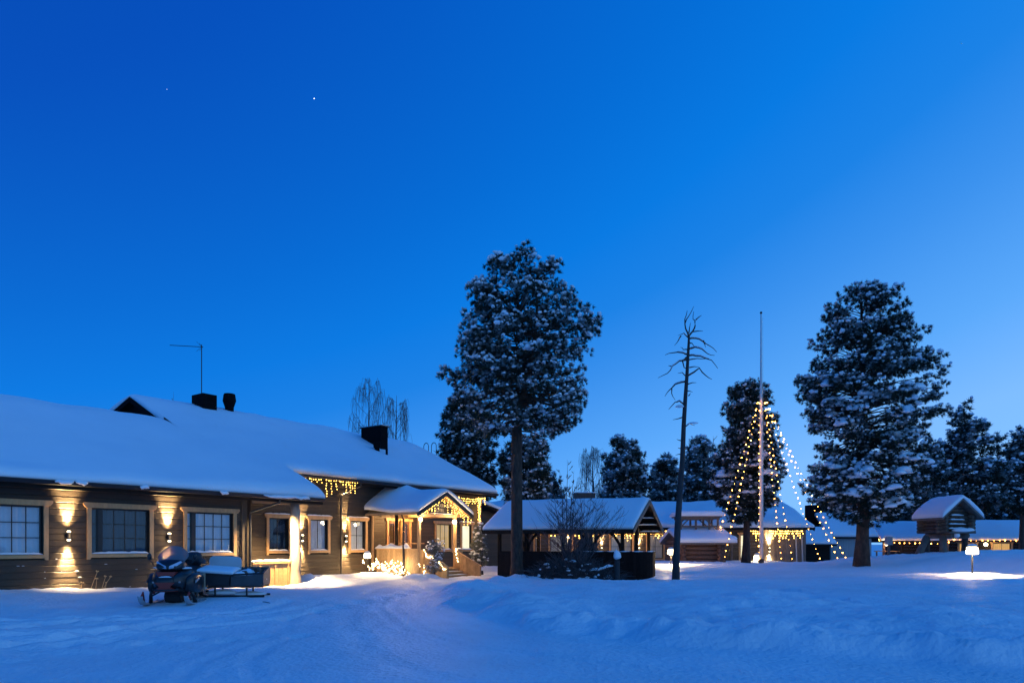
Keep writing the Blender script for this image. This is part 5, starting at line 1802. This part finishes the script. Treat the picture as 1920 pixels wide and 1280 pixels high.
# long log house on the far right
HX0, HY0 = (1654 - 960) / FPX * 55, 55.0
lh = thing('log_house', 'long dark log house with string lit eave and orange windows beyond the mound', 'house', (HX0, HY0, 0), R(-15))
LL, LD, LEZ, LRZ = 11.5, 5.0, 1.95, 3.05
wl = part('wall', lh)
WL = [(5.35, 6.75), (7.65, 9.1)]
plank_wall(wl, 1.4, LL, 0, -.3, LEZ + .15, .24, [(a + .1, b - .1, .81, 1.63) for a, b in WL], DARKW)
for a, b in WL:
    window(lh, a, b, 0, .72, 1.76, 2, 1, ORANGE, snow=False)
MB().prism([(.1, -.3), (LD, -.3), (LD, LEZ), (LD / 2, LRZ), (.1, LEZ)], 'x', 1.402, 1.5).build('end_wall', DARKW, lh)
sl_ = (LRZ - LEZ) / (LD / 2)
snow_sheet('roof_snow', edgy(-.2, LL + .3, 50), edgy(-.55, LD + .55, 30), lambda u, v: (u, v), lambda u, v: LEZ - .15 + sl_ * np.minimum(v + .55, LD + .55 - v),
           lambda u, v: (.38 + .10 * fbm(u, v, .6, 3)) * rnd_edge(u + .22, .3, .5) * rnd_edge(LL + .32 - u, .3, .5) * rnd_edge(v + .57, .45, .6) * rnd_edge(LD + .57 - v, .3, .5), lh)
MB().prism([(-.53, LEZ - .28), (LD / 2, LRZ - .07), (LD + .53, LEZ - .28), (LD + .53, LEZ - .155), (LD / 2, LRZ + .05), (-.53, LEZ - .155)], 'x', -.18, LL + .28).build('roof', DARKW, lh)
for x, y in ((.05, -.3), (.05, LD - .2), (10.2, -.45), (4.5, -.45)):
    board('post', REDLOG if x < 1 else GREYW, lh, x - .09, x + .09, y - .09, y + .09, -.3, LEZ - .2)
board('plate', CASEW, lh, -.1, 1.4, -.38, -.22, LEZ - .26, LEZ - .12)
bn = part('counter', lh)
board('top', CASEW, bn, -.4, 1.4, .5, .95, .92, .98)
board('leg', GREYW, bn, -.3, -.2, .6, .7, -.2, .918)
board('leg', GREYW, bn, 1.1, 1.2, .6, .7, -.2, .918)
mb = MB()
for k in range(14):
    mb.tube([(-.35 + .09 * (k % 5), .2, .05 + .14 * (k // 5)), (-.35 + .09 * (k % 5), .75, .05 + .14 * (k // 5))], .06, 7)
mb.build('firewood', LOGW, lh, kind='stuff')


def bulb_string(label, pts_w, step, m, r, name='light_string', group=None, sag=0.0, individual=True, wire=.008):
    """one string: cable and a bulb object per bulb"""
    o = thing(name, label, 'lights', pts_w[0], 0, group)
    b0 = Vector(pts_w[0])
    path = [Vector(p) - b0 for p in pts_w]
    fine = []
    for i in range(len(path) - 1):
        n = max(2, int((path[i + 1] - path[i]).length / step))
        for k in range(n):
            f = k / n
            p = path[i].lerp(path[i + 1], f)
            p.z -= sag * 4 * f * (1 - f)
            fine.append(p)
    fine.append(path[-1])
    MB().tube(fine, wire, 4).build('cable', CABLE, o)
    key = ('bulb', m.name, r)
    if key not in _unit:
        _unit[key] = MB().octa((0, 0, 0), r).mesh('bulb', m)
    for p in fine[1:]:
        link('bulb', _unit[key], o, p + Vector((random.uniform(-.02, .02), random.uniform(-.02, .02), -r)), scale=(s := random.choice((.45, .7, .85, 1.0, 1.15)), s, s))
    return o


M15 = Matrix.Rotation(R(-15), 3, 'Z')


def lhw(x, y, z):
    return Vector((HX0, HY0, 0)) + M15 @ Vector((x, y, z))


bulb_string('string of round bulbs along the eave of the long log house', [lhw(.0, -.62, LEZ - .22), lhw(2.9, -.62, LEZ - .30), lhw(4.2, -.62, LEZ - .32), lhw(4.9, -.62, LEZ - .05), lhw(8.0, -.62, LEZ - .10), lhw(11.3, -.62, LEZ - .05)], .36, BULB, .042, group='round bulb strings', sag=.05)
bulb_string('string of round bulbs outlining the gable end of the long log house', [lhw(-.25, -.5, LEZ - .2), lhw(-.25, LD / 2, LRZ - .02), lhw(-.25, LD + .45, LEZ - .2)], .26, BULB, .045, group='round bulb strings')
p = lhw(.2, -.45, LEZ - .42)
globe_lamp(p, 'round globe lamp at the gable corner of the long log house', 60, .14)
p = lhw(7.2, -.25, 1.50)
globe_lamp(p, 'round globe lamp between the two orange windows', 50, .14)
# weathered marker post
pp = at(1666, 1062, 33)
o = thing('marker_post', 'grey wooden post with a snow topped box by the mound', 'post', (pp.x, pp.y, gz(pp.x, pp.y)))
beam('post', GREYW, o, (0, 0, -.3), (.02, 0, .75), .10, .10)
board('box', GREYP, o, -.14, .16, -.12, .12, .55, .95)
m_ = MB(); lump(m_, (.01, 0, .96), (.18, .16, .10), 12); m_.build('snow_cap', SNOW, o, smooth=True)

# ------------------------------------------------------------------ storehouse on stilts
YQ = 31.0
qk = YQ / FPX
qx = (1766 - 960) * qk
st_ = thing('stilt_storehouse', 'small log storehouse raised on two slanting stilts with a snowy roof', 'storehouse', (qx, YQ, 0), R(4))
# local: the near corner is the origin, x along the gable face (right-back), y along the long wall (left-back)
QW, QL = 1.42, 1.42
q0, q1 = CAMZ + (HZ - 999) * qk, CAMZ + (HZ - 966) * qk
lw = part('wall', st_)
nl = 5
rr_ = (q1 - q0) / nl / 2
for k in range(nl + 1):
    z = q0 + rr_ + k * 2 * rr_
    if k < nl:
        mb = MB(); mb.tube([(.08, -.22, z + rr_ * .5), (.08, QL + .2, z + rr_ * .5)], rr_ * 1.05, 10); mb.build('log', OLDLOG, lw, smooth=True)
        mb = MB(); mb.tube([(QW - .08, -.2, z + rr_ * .5), (QW - .08, QL + .2, z + rr_ * .5)], rr_ * 1.05, 10); mb.build('log', OLDLOG, lw, smooth=True)
        mb = MB(); mb.tube([(-.22, QL - .08, z), (QW + .2, QL - .08, z)], rr_ * 1.05, 10); mb.build('log', OLDLOG, lw, smooth=True)
for k in range(9):
    z = q0 + rr_ + k * 2 * rr_
    zz_ = z - q1
    hw = QW / 2 + .2 if zz_ < 0 else (QW / 2) * max(0, 1 - (zz_ + rr_) / .72)
    if hw > .1:
        mb = MB(); mb.tube([(QW / 2 - hw, .08, z), (QW / 2 + hw, .08, z)], rr_ * 1.05, 10); mb.build('log', OLDLOG, lw, smooth=True)
QR = .76
ov = .26
snow_sheet('roof_snow', edgy(-ov, QW + ov, 26), edgy(-.42, QL + .30, 20), lambda u, v: (u, v), lambda u, v: q1 - .2 + (QR + .12) * (1 - np.abs(u - QW / 2) / (QW / 2 + ov)) + .1,
           lambda u, v: (.29 + .09 * fbm(u, v, 1.3, 2)) * rnd_edge(u + ov + .02, .3, .4) * rnd_edge(QW + ov + .02 - u, .3, .4) * rnd_edge(v + .44, .25, .5) * rnd_edge(QL + .32 - v, .25, .5) - .08 * np.exp(-((u - QW / 2) / .25) ** 2), st_)
MB().prism([(-ov, q1 - .2), (QW / 2, q1 + QR - .08), (QW + ov, q1 - .2), (QW + ov, q1 - .11), (QW / 2, q1 + QR + .015), (-ov, q1 - .11)], 'y', -.40, QL + .28).build('roof', GREYW, st_)
# door ledges with snow on the gable face
for k, (a, b, h) in enumerate(((.26, 1.02, .40), (.31, .97, .60), (.35, .92, .80), (.24, 1.06, .2))):
    board('ledge', GREYW, st_, a, b, -.16, -.005, q0 + h - .03, q0 + h)
    snow_strip(st_, a, b, -.17, -.01, q0 + h + .001, .06, 'ledge_snow')
mb = MB(); lump(mb, (.75, -.25, q0 + .1), (.45, .2, .16), 5); lump(mb, (1.12, -.2, q0 + .12), (.3, .15, .12), 6); lump(mb, (.55, -.22, q0 - .12), (.12, .12, .2), 7); mb.build('ledge_snow', SNOW, st_, smooth=True)
board('platform', GREYW, st_, .12, 1.36, -.35, .0, q0 - .02, q0 + .06)
mb = MB(); mb.tube([(.35, -.2, q0 - .12), (.35, QL + .1, q0 - .12)], .12, 10); mb.build('beam', GREYW, st_, smooth=True)
mb = MB(); mb.tube([(QW - .35, -.2, q0 - .12), (QW - .35, QL + .1, q0 - .12)], .12, 10); mb.build('beam', GREYW, st_, smooth=True)
gl = lambda px, py, Y: st_.matrix_basis.inverted() @ at(px, py, Y)
sinv = (Matrix.Translation((qx, YQ, 0)) @ Matrix.Rotation(R(4), 4, 'Z')).inverted()
for (a, b) in (((1738, 1006, 31.6), (1715, 1054, 31.4)), ((1768, 1005, 31.2), (1769, 1046, 31.1))):
    pa, pb = sinv @ at(*a), sinv @ at(*b)
    pb = pb + (pb - pa) * .25
    mb = MB(); mb.tube([pa, pa.lerp(pb, .5), pb], [.15, .16, .20], 10); mb.build('stilt', GREYW, st_, smooth=True)

# ------------------------------------------------------------------ flagpole and its cone of lights
FX, FY = (1427 - 960) / FPX * 38, 38.0
fz = gz(FX, FY)
fp = thing('flagpole', 'tall white flagpole carrying strings of lights', 'flagpole', (FX, FY, fz))
ztop = CAMZ + (HZ - 588) / FPX * 38 - fz
MB().tube([(0, 0, -.3), (0, 0, ztop * .35), (0, 0, ztop * .7), (0, 0, ztop)], [.115, .095, .065, .035], 12).build('pole', POLEW, fp, smooth=True)
MB().ball((0, 0, ztop + .05), .07, 10, 6).build('finial', BLACK, fp, smooth=True)
MB().tube([(.12, -.03, 1.2), (.085, -.02, ztop - .2)], .008, 4).build('halyard', POLEW, fp)
MB().box(-.11, .11, -.14, .14, -.2, .35).build('base_bracket', BLACK, fp)
ztl = CAMZ + (HZ - 742) / FPX * 38
SLBL = ['leftmost slanting string of the flagpole cone of lights', 'second string from the left of the flagpole light cone', 'string running straight down along the left side of the flagpole',
        'string running straight down just right of the flagpole', 'near string of the flagpole light cone ending right of the lit cladding', 'third string from the right of the flagpole light cone', 'second string from the right of the flagpole light cone', 'rightmost slanting string of the flagpole cone of lights']
for lb, (px, py, Yd) in zip(SLBL, [(1330, 1054, 38.4), (1356, 1058, 35.6), (1423, 1060, 37.75), (1466, 1054, 39.8), (1488, 1060, 35.2), (1540, 1048, 41.2), (1576, 1056, 37.0), (1590, 1052, 39.5)]):
    p = at(px, py, Yd)
    e = Vector((p.x, p.y, gz(p.x, p.y) + .03))
    bulb_string(lb, [Vector((FX + (.12 if px > 1427 else -.13), FY - .1, ztl)), e], .36, BULB, .034, group='strings of the flagpole light cone', sag=.22, wire=.005)

# ------------------------------------------------------------------ antenna
t1, z1 = tz(378, 646, 7.7)
an = thing('antenna', 'thin television antenna mast on the lodge roof', 'antenna', lod(t1, 7.7, 0), LROT)
MB().tube([(0, 0, 7.2), (0, 0, z1)], .02, 6).build('mast', BLACK, an)
t2, z2 = tz(328, 657, 7.7)
bo = MB()
A = Vector((0, 0, z1 - .1)); 
fwd = Vector((-1.25, .35, -.16))
B_ = A + fwd
bo.tube([A + fwd * -.05, B_], .014, 6)
bo.build('boom', BLACK, an)
el = MB()
for k in range(12):
    c = A.lerp(B_, .12 + .86 * k / 11)
    L = .20 - .008 * k
    sd_ = Vector((.35, 1.25, 0)).normalized()
    el.tube([c - sd_ * L * .35, c + sd_ * L * .35], .006, 4)
for s in (-1, 1):
    el.tube([A, A + Vector((-.18, .1, .22 * s))], .008, 4)
    el.tube([A + Vector((.05, 0, 0)), A + Vector((-.05, .1, .16 * s))], .008, 4)
el.build('elements', BLACK, an)

# ------------------------------------------------------------------ snowmobile
RED = mat('red_plastic', (.30, .022, .012), .4)
BODY = mat('black_glossy_plastic', (.014, .015, .018), .28, noise=(3, .2))
RUBBER = mat('black_rubber', (.018, .018, .02), .75, bump=(20, .4, .01))
SEATM = mat('black_vinyl', (.02, .021, .025), .5, bump=(12, .2, .01))
STEEL = mat('dull_steel', (.30, .30, .31), .4, metal=.8)
TAN = mat('tan_side_panel', (.34, .24, .15), .55)
HEADL = mat('clear_headlight_glass', (.45, .55, .68), .12, spec=.9)
SILVER = mat('grey_plastic', (.35, .36, .38), .4)
smx, smy = at(337, 0, 16.4).x, 16.4
HDG = math.atan2(-.985, .17) - math.pi / 2           # +y is the nose
sm = thing('snowmobile', 'black snowmobile with red front panels parked before the lodge', 'snowmobile', (smx, smy, gz(smx, smy) - .03), HDG)
sm.scale = (.93, .93, .93)
hood = MB(); hood.loft([(1.18, 0, .16, .50, .66), (1.08, 0, .27, .42, .76), (.90, 0, .38, .34, .84), (.60, 0, .46, .30, .92), (.25, 0, .46, .28, .95), (-.05, 0, .38, .30, .86)], 18, p=3.0)
hood.build('hood', BODY, sm, smooth=True)
for s in (-1, 1):
    pn = MB(); pn.loft([(.85, s * .40, .09, .36, .66), (.6, s * .49, .075, .30, .78), (.2, s * .52, .07, .27, .80), (-.15, s * .50, .05, .30, .72)], 12, p=3)
    pn.build('side_panel', BODY, sm, smooth=True)
    MB().box(s * .49 - .03, s * .49 + .03, -.42, -.17, .30, .74).build('panel', TAN, sm)
cowl = MB(); cowl.loft([(.95, 0, .20, .86, .97), (.86, 0, .30, .84, 1.10), (.70, 0, .33, .84, 1.14), (.45, 0, .29, .85, 1.12), (.2, 0, .20, .85, 1.02)], 16, p=2.6)
cowl.build('cowl', BODY, sm, smooth=True)
for s in (-1, 1):
    h_ = MB(); vs = [(.03, .955, .90), (.18, .925, .93), (.29, .84, 1.05), (.27, .87, 1.09), (.14, .935, 1.02), (.04, .965, .97)]
    pts = [(s * a, b + .015, c) for a, b, c in vs]
    back = [(s * a, b - .06, c) for a, b, c in vs]
    n = len(vs)
    h_.add(pts + back, [tuple(range(n)) if s < 0 else tuple(range(n))[::-1]] + [(i, (i + 1) % n, n + (i + 1) % n, n + i) for i in range(n)])
    h_.build('headlight', HEADL, sm)
rp = MB(); rp.prism([(-.17, .72), (.17, .72), (.23, .83), (-.23, .83)], 'y', .93, 1.10); rp.build('red_panel', RED, sm)
rp = MB(); rp.prism([(-.26, .36), (.26, .36), (.12, .47), (.22, .58), (-.22, .58), (-.12, .47)], 'y', 1.02, 1.195); rp.build('red_panel', RED, sm)
gr = MB(); gr.box(-.2, .2, 1.0, 1.15, .60, .70); gr.build('grille', RUBBER, sm)
for s in (-1, 1):
    dc = MB(); dc.prism([(.70, .60), (.40, .66), (.10, .66), (.10, .60), (.42, .60), (.70, .54)], 'x', s * .572 - .004, s * .572 + .004); dc.build('decal', SILVER, sm)
    MB().box(s * .30 - .02, s * .30 + .02, 1.02, 1.06, .56, .60).build('reflector', STEEL, sm)
snow_strip(sm, -.14, .14, 1.0, 1.16, .70, .03, 'grille_snow')
bp = MB(); bp.tube([(-.30, .95, .42), (-.26, 1.2, .40), (0, 1.29, .40), (.26, 1.2, .40), (.30, .95, .42)], .022, 8); bp.build('bumper', BODY, sm, smooth=True)
ws = MB()
nu, nv = 12, 8
vs = []
for j in range(nv + 1):
    f = j / nv
    wdt = .30 + .06 * math.sin(f * math.pi) - .10 * f ** 4
    for i in range(nu + 1):
        a = (i / nu - .5) * 2
        top = .38 * (1 - .22 * abs(a) ** 3)
        vs.append((wdt * math.sin(a * 1.25) / math.sin(1.25), .78 - .42 * f * .75 - .20 * (1 - math.cos(a * 1.25)), 1.08 + top * f))
vs2 = [(x, y - .008, z) for x, y, z in vs]
N = len(vs)
fs = []
for j in range(nv):
    for i in range(nu):
        a = j * (nu + 1) + i
        fs.append((a, a + 1, a + nu + 2, a + nu + 1)); fs.append((N + a, N + a + nu + 1, N + a + nu + 2, N + a + 1))
ws.add(vs + vs2, fs); ws.build('windshield', SHIELD, sm, smooth=True)
hbm = MB(); hbm.tube([(-.40, .10, 1.10), (-.2, .18, 1.12), (0, .20, 1.08), (.2, .18, 1.12), (.40, .10, 1.10)], .018, 8)
hbm.tube([(0, .2, 1.08), (0, .3, .9)], .03, 8)
hbm.build('handlebar', RUBBER, sm, smooth=True)
cn = MB(); cn.loft([(.35, 0, .16, 1.0, 1.2), (.2, 0, .2, 1.0, 1.24), (.08, 0, .14, 1.0, 1.18)], 12); cn.build('console', SEATM, sm, smooth=True)
for s in (-1, 1):
    mr = MB(); mr.tube([(s * .42, .62, .98), (s * .5, .60, 1.10), (s * .52, .60, 1.14)], .014, 6); mr.ball((s * .53, .60, 1.20), (.055, .035, .085), 10, 6); mr.build('mirror', BODY, sm, smooth=True)
se = MB(); se.loft([(.05, 0, .17, .66, .84), (-.3, 0, .21, .62, .86), (-.7, 0, .21, .62, .85), (-1.0, 0, .21, .64, .92), (-1.35, 0, .20, .66, .94)], 14, p=3.2); se.build('seat', SEATM, sm, smooth=True)
br_ = MB(); br_.loft([(-1.20, 0, .20, .92, 1.22), (-1.28, 0, .22, .90, 1.30), (-1.38, 0, .20, .92, 1.26)], 14, p=3); br_.build('backrest', SEATM, sm, smooth=True)
for s in (-1, 1):
    ar = MB(); ar.loft([(-.85, s * .25, .05, 1.0, 1.10), (-1.1, s * .27, .06, .98, 1.10), (-1.35, s * .25, .05, .96, 1.08)], 10)
    ar.build('armrest', SEATM, sm, smooth=True)
tn = MB(); tn.prism([(-.24, .30), (.24, .30), (.24, .56), (.18, .64), (-.18, .64), (-.24, .56)], 'y', -1.75, .1); tn.build('tunnel', BODY, sm)
for s in (-1, 1):
    MB().box(s * .24 if s > 0 else -.50, .50 if s > 0 else -.24, -1.45, .0, .27, .30).build('running_board', STEEL, sm)
rk = MB(); rk.tube([(-.2, -1.4, .68), (-.22, -1.85, .70), (.22, -1.85, .70), (.2, -1.4, .68)], .016, 6); rk.tube([(-.2, -1.6, .69), (.2, -1.6, .69)], .014, 6); rk.build('cargo_rack', STEEL, sm)
fl = MB(); fl.box(-.22, .22, -1.80, -1.77, .10, .55); fl.build('snow_flap', RUBBER, sm)
tk = MB()
loop = [(-1.45 - .19 * math.sin(a), .20 + .19 * math.cos(a) - .0) for a in np.linspace(0, math.pi, 9)] + [(.35, .01), (.55, .08)] + [(.62, .2), (.55, .32), (.3, .36)]
tk.prism([(y, z) for y, z in loop], 'x', -.19, .19)
for k in range(20):
    y = -1.5 + k * .095
    tk.box(-.185, .185, y, y + .03, -.025, .012)
tk.build('track', RUBBER, sm)
for s in (-1, 1):
    for y in (-1.45, -.9, -.35):
        MB().prism([(y + .12 * math.cos(a), .17 + .12 * math.sin(a)) for a in np.linspace(0, 2 * math.pi, 13)[:-1]], 'x', s * .195, s * .225).build('idler_wheel', SILVER, sm)
for s in (-1, 1):
    sk_ = MB()
    yy = [(-.05, .05), (.1, .02), (.5, .02), (.95, .02), (1.2, .05), (1.36, .13), (1.46, .24)]
    vs, fs = [], []
    for (y, z) in yy:
        hw = .085 if y < 1.2 else .075 - (y - 1.2) * .1
        for (x, dz) in ((-hw, .03), (-hw, 0), (0, -.02), (hw, 0), (hw, .03), (0, .012)):
            vs.append((s * .52 + x, y - .15, z + dz))
    for i in range(len(yy) - 1):
        for k in range(6):
            k2 = (k + 1) % 6
            fs.append((i * 6 + k, i * 6 + k2, (i + 1) * 6 + k2, (i + 1) * 6 + k))
    fs += [tuple(range(6))[::-1], tuple((len(yy) - 1) * 6 + k for k in range(6))]
    sk_.add(vs, fs)
    so = sk_.build('ski', SILVER, sm)
    hl = MB(); hl.tube([(s * .52 - .03, 1.30, .24), (s * .52 - .03, 1.16, .34), (s * .52, 1.08, .35), (s * .52, .98, .10)], .02, 8); hl.build('ski_loop', RED, so, smooth=True)
    lg = MB(); lg.tube([(s * .52, .52, .05), (s * .50, .60, .22), (s * .46, .66, .40)], [.05, .04, .035], 8)
    lg.tube([(s * .47, .62, .22), (s * .2, .55, .38)], .02, 6); lg.tube([(s * .47, .62, .30), (s * .2, .85, .42)], .02, 6); lg.build('suspension_arm', BODY, sm, smooth=True)
    sp = MB(); sp.tube([(s * .45, .60, .28), (s * .26, .62, .62)], .04, 8); sp.build('shock', RED, sm)
# snow dusting on the machine
m_ = MB(); lump(m_, (-.28, .55, .90), (.16, .24, .035), 31); lump(m_, (.30, .5, .92), (.14, .2, .03), 32); lump(m_, (0, -1.6, .66), (.18, .2, .05), 33); lump(m_, (.36, -.8, .31), (.1, .5, .04), 34); lump(m_, (-.36, -.8, .31), (.1, .5, .04), 35); m_.build('snow_dusting', SNOW, sm, smooth=True)

# ------------------------------------------------------------------ cargo sled behind it
slx, sly = at(447, 0, 17.7).x, 17.7
sl = thing('cargo_sled', 'dark open cargo sled with snow covered bench and white backrest board', 'sled', (slx, sly, gz(slx, sly) - .02), R(8))
sl.scale = (.96, .96, .96)
GREYB = mat('grey_backrest_board', (.55, .53, .52), .6, noise=(2, .1))
SLEDG = mat('charcoal_sled_side', (.055, .056, .06), .5, noise=(4, .3))
for y in (-.36, .36):
    rn = MB(); rn.tube([(-.95, y, .22), (-.85, y, .08), (-.7, y, .03), (.75, y, .03)], .03, 6); rn.build('runner', BLACK, sl)
    for x in (-.5, .3):
        board('strut', BLACK, sl, x - .02, x + .02, y - .02, y + .02, .04, .30)
board('frame', BLACK, sl, -.8, .72, -.38, -.32, .26, .31)
board('frame', BLACK, sl, -.8, .72, .32, .38, .26, .31)
tb = MB()
tb.prism([(-.08, .32), (.66, .32), (.74, .40), (.74, .62), (-.08, .56)], 'y', -.46, -.42)
tb.prism([(-.08, .32), (.66, .32), (.74, .40), (.74, .78), (-.08, .78)], 'y', .42, .46)
tb.prism([(-.419, .32), (.419, .32), (.419, .78), (-.419, .66)], 'x', .70, .738)
tb.box(-.08, .70, -.418, .418, .31, .34)
tb.build('box', SLEDG, sl)
rm_ = MB(); rm_.tube([(-.08, -.44, .60), (.74, -.44, .64), (.74, .44, .80)], .025, 6); rm_.build('box_rim', BLACK, sl)
m_ = MB(); lump(m_, (.36, 0, .46), (.34, .36, .16), 41); lump(m_, (.55, -.1, .58), (.12, .2, .08), 42); lump(m_, (.1, -.2, .58), (.16, .16, .10), 43); lump(m_, (.2, .15, .62), (.2, .18, .12), 44); lump(m_, (-.4, -.1, .10), (.35, .25, .10), 45); lump(m_, (.3, -.05, .06), (.45, .25, .08), 46); m_.build('load_snow', SNOW, sl, smooth=True)
ld = MB(); ld.tube([(.1, .1, .5), (.3, .15, .70), (.52, .0, .76), (.62, -.2, .60)], .05, 8); ld.ball((.18, -.12, .60), (.12, .1, .1), 8, 6, .15); ld.ball((.45, .15, .66), (.16, .12, .1), 8, 6, .15); ld.build('load', REDLOG, sl, smooth=True)
bt = MB(); bt.prism([(-.80, .32), (-.15, .32), (-.10, .62), (-.86, .68)], 'y', -.40, .40); bt.build('bench', SEATM, sl)
snow_sheet('bench_snow', edgy(-.95, -.02, 10, .2), edgy(-.46, .36, 10, .2), lambda u, v: (u, v), lambda u, v: .62 - .07 * (u + .1) + .25 * (v + .40) * .45,
           lambda u, v: .10 * rnd_edge(u + .97, .15, .3) * rnd_edge(0 - u, .15, .3) * rnd_edge(v + .48, .15, .3) * rnd_edge(.38 - v, .15, .3), sl, m=SNOW)
bk = MB(); bk.prism([(-.86, .62), (-.86, .98), (-.83, 1.05), (-.76, 1.09), (-.12, 1.07), (-.05, 1.03), (-.02, .96), (-.02, .62)], 'y', .40, .45); bk.build('backrest_board', GREYB, sl)
ht = MB(); ht.tube([(-.9, -.2, .25), (-1.35, -.1, .32), (-1.75, 0.05, .35)], .025, 6); ht.tube([(-.9, .2, .25), (-1.35, .05, .32)], .02, 6); ht.build('tow_bar', BLACK, sl)
# stick lying on the snow
ps = at(498, 1138, 16.2)
o = MB()
pz_ = [Vector((-.11, .12, .03)), Vector((0, 0, .035)), Vector((.14, -.1, .02))]
o.tube(pz_, [.008, .010, .007], 5)
tag(o.build('stick', DBARK, loc=(ps.x, ps.y, gz(ps.x, ps.y))), 'thin dark stick lying on the trodden snow near the sled', 'stick')

# ------------------------------------------------------------------ evening stars
for (px, py, s, lb) in ((589, 185, 1.15, 'brightest single star high over the lodge roof'), (313, 168, .42, 'faint star in the dark sky toward the upper corner'), (1803, 82, .45, 'faint star in the sky above the broad pine')):
    p = at(px, py, 1900)
    m_ = MB().octa((0, 0, 0), 1.15 * s)
    tag(m_.build('star', STAR, loc=p), lb, 'star', 'first evening stars')
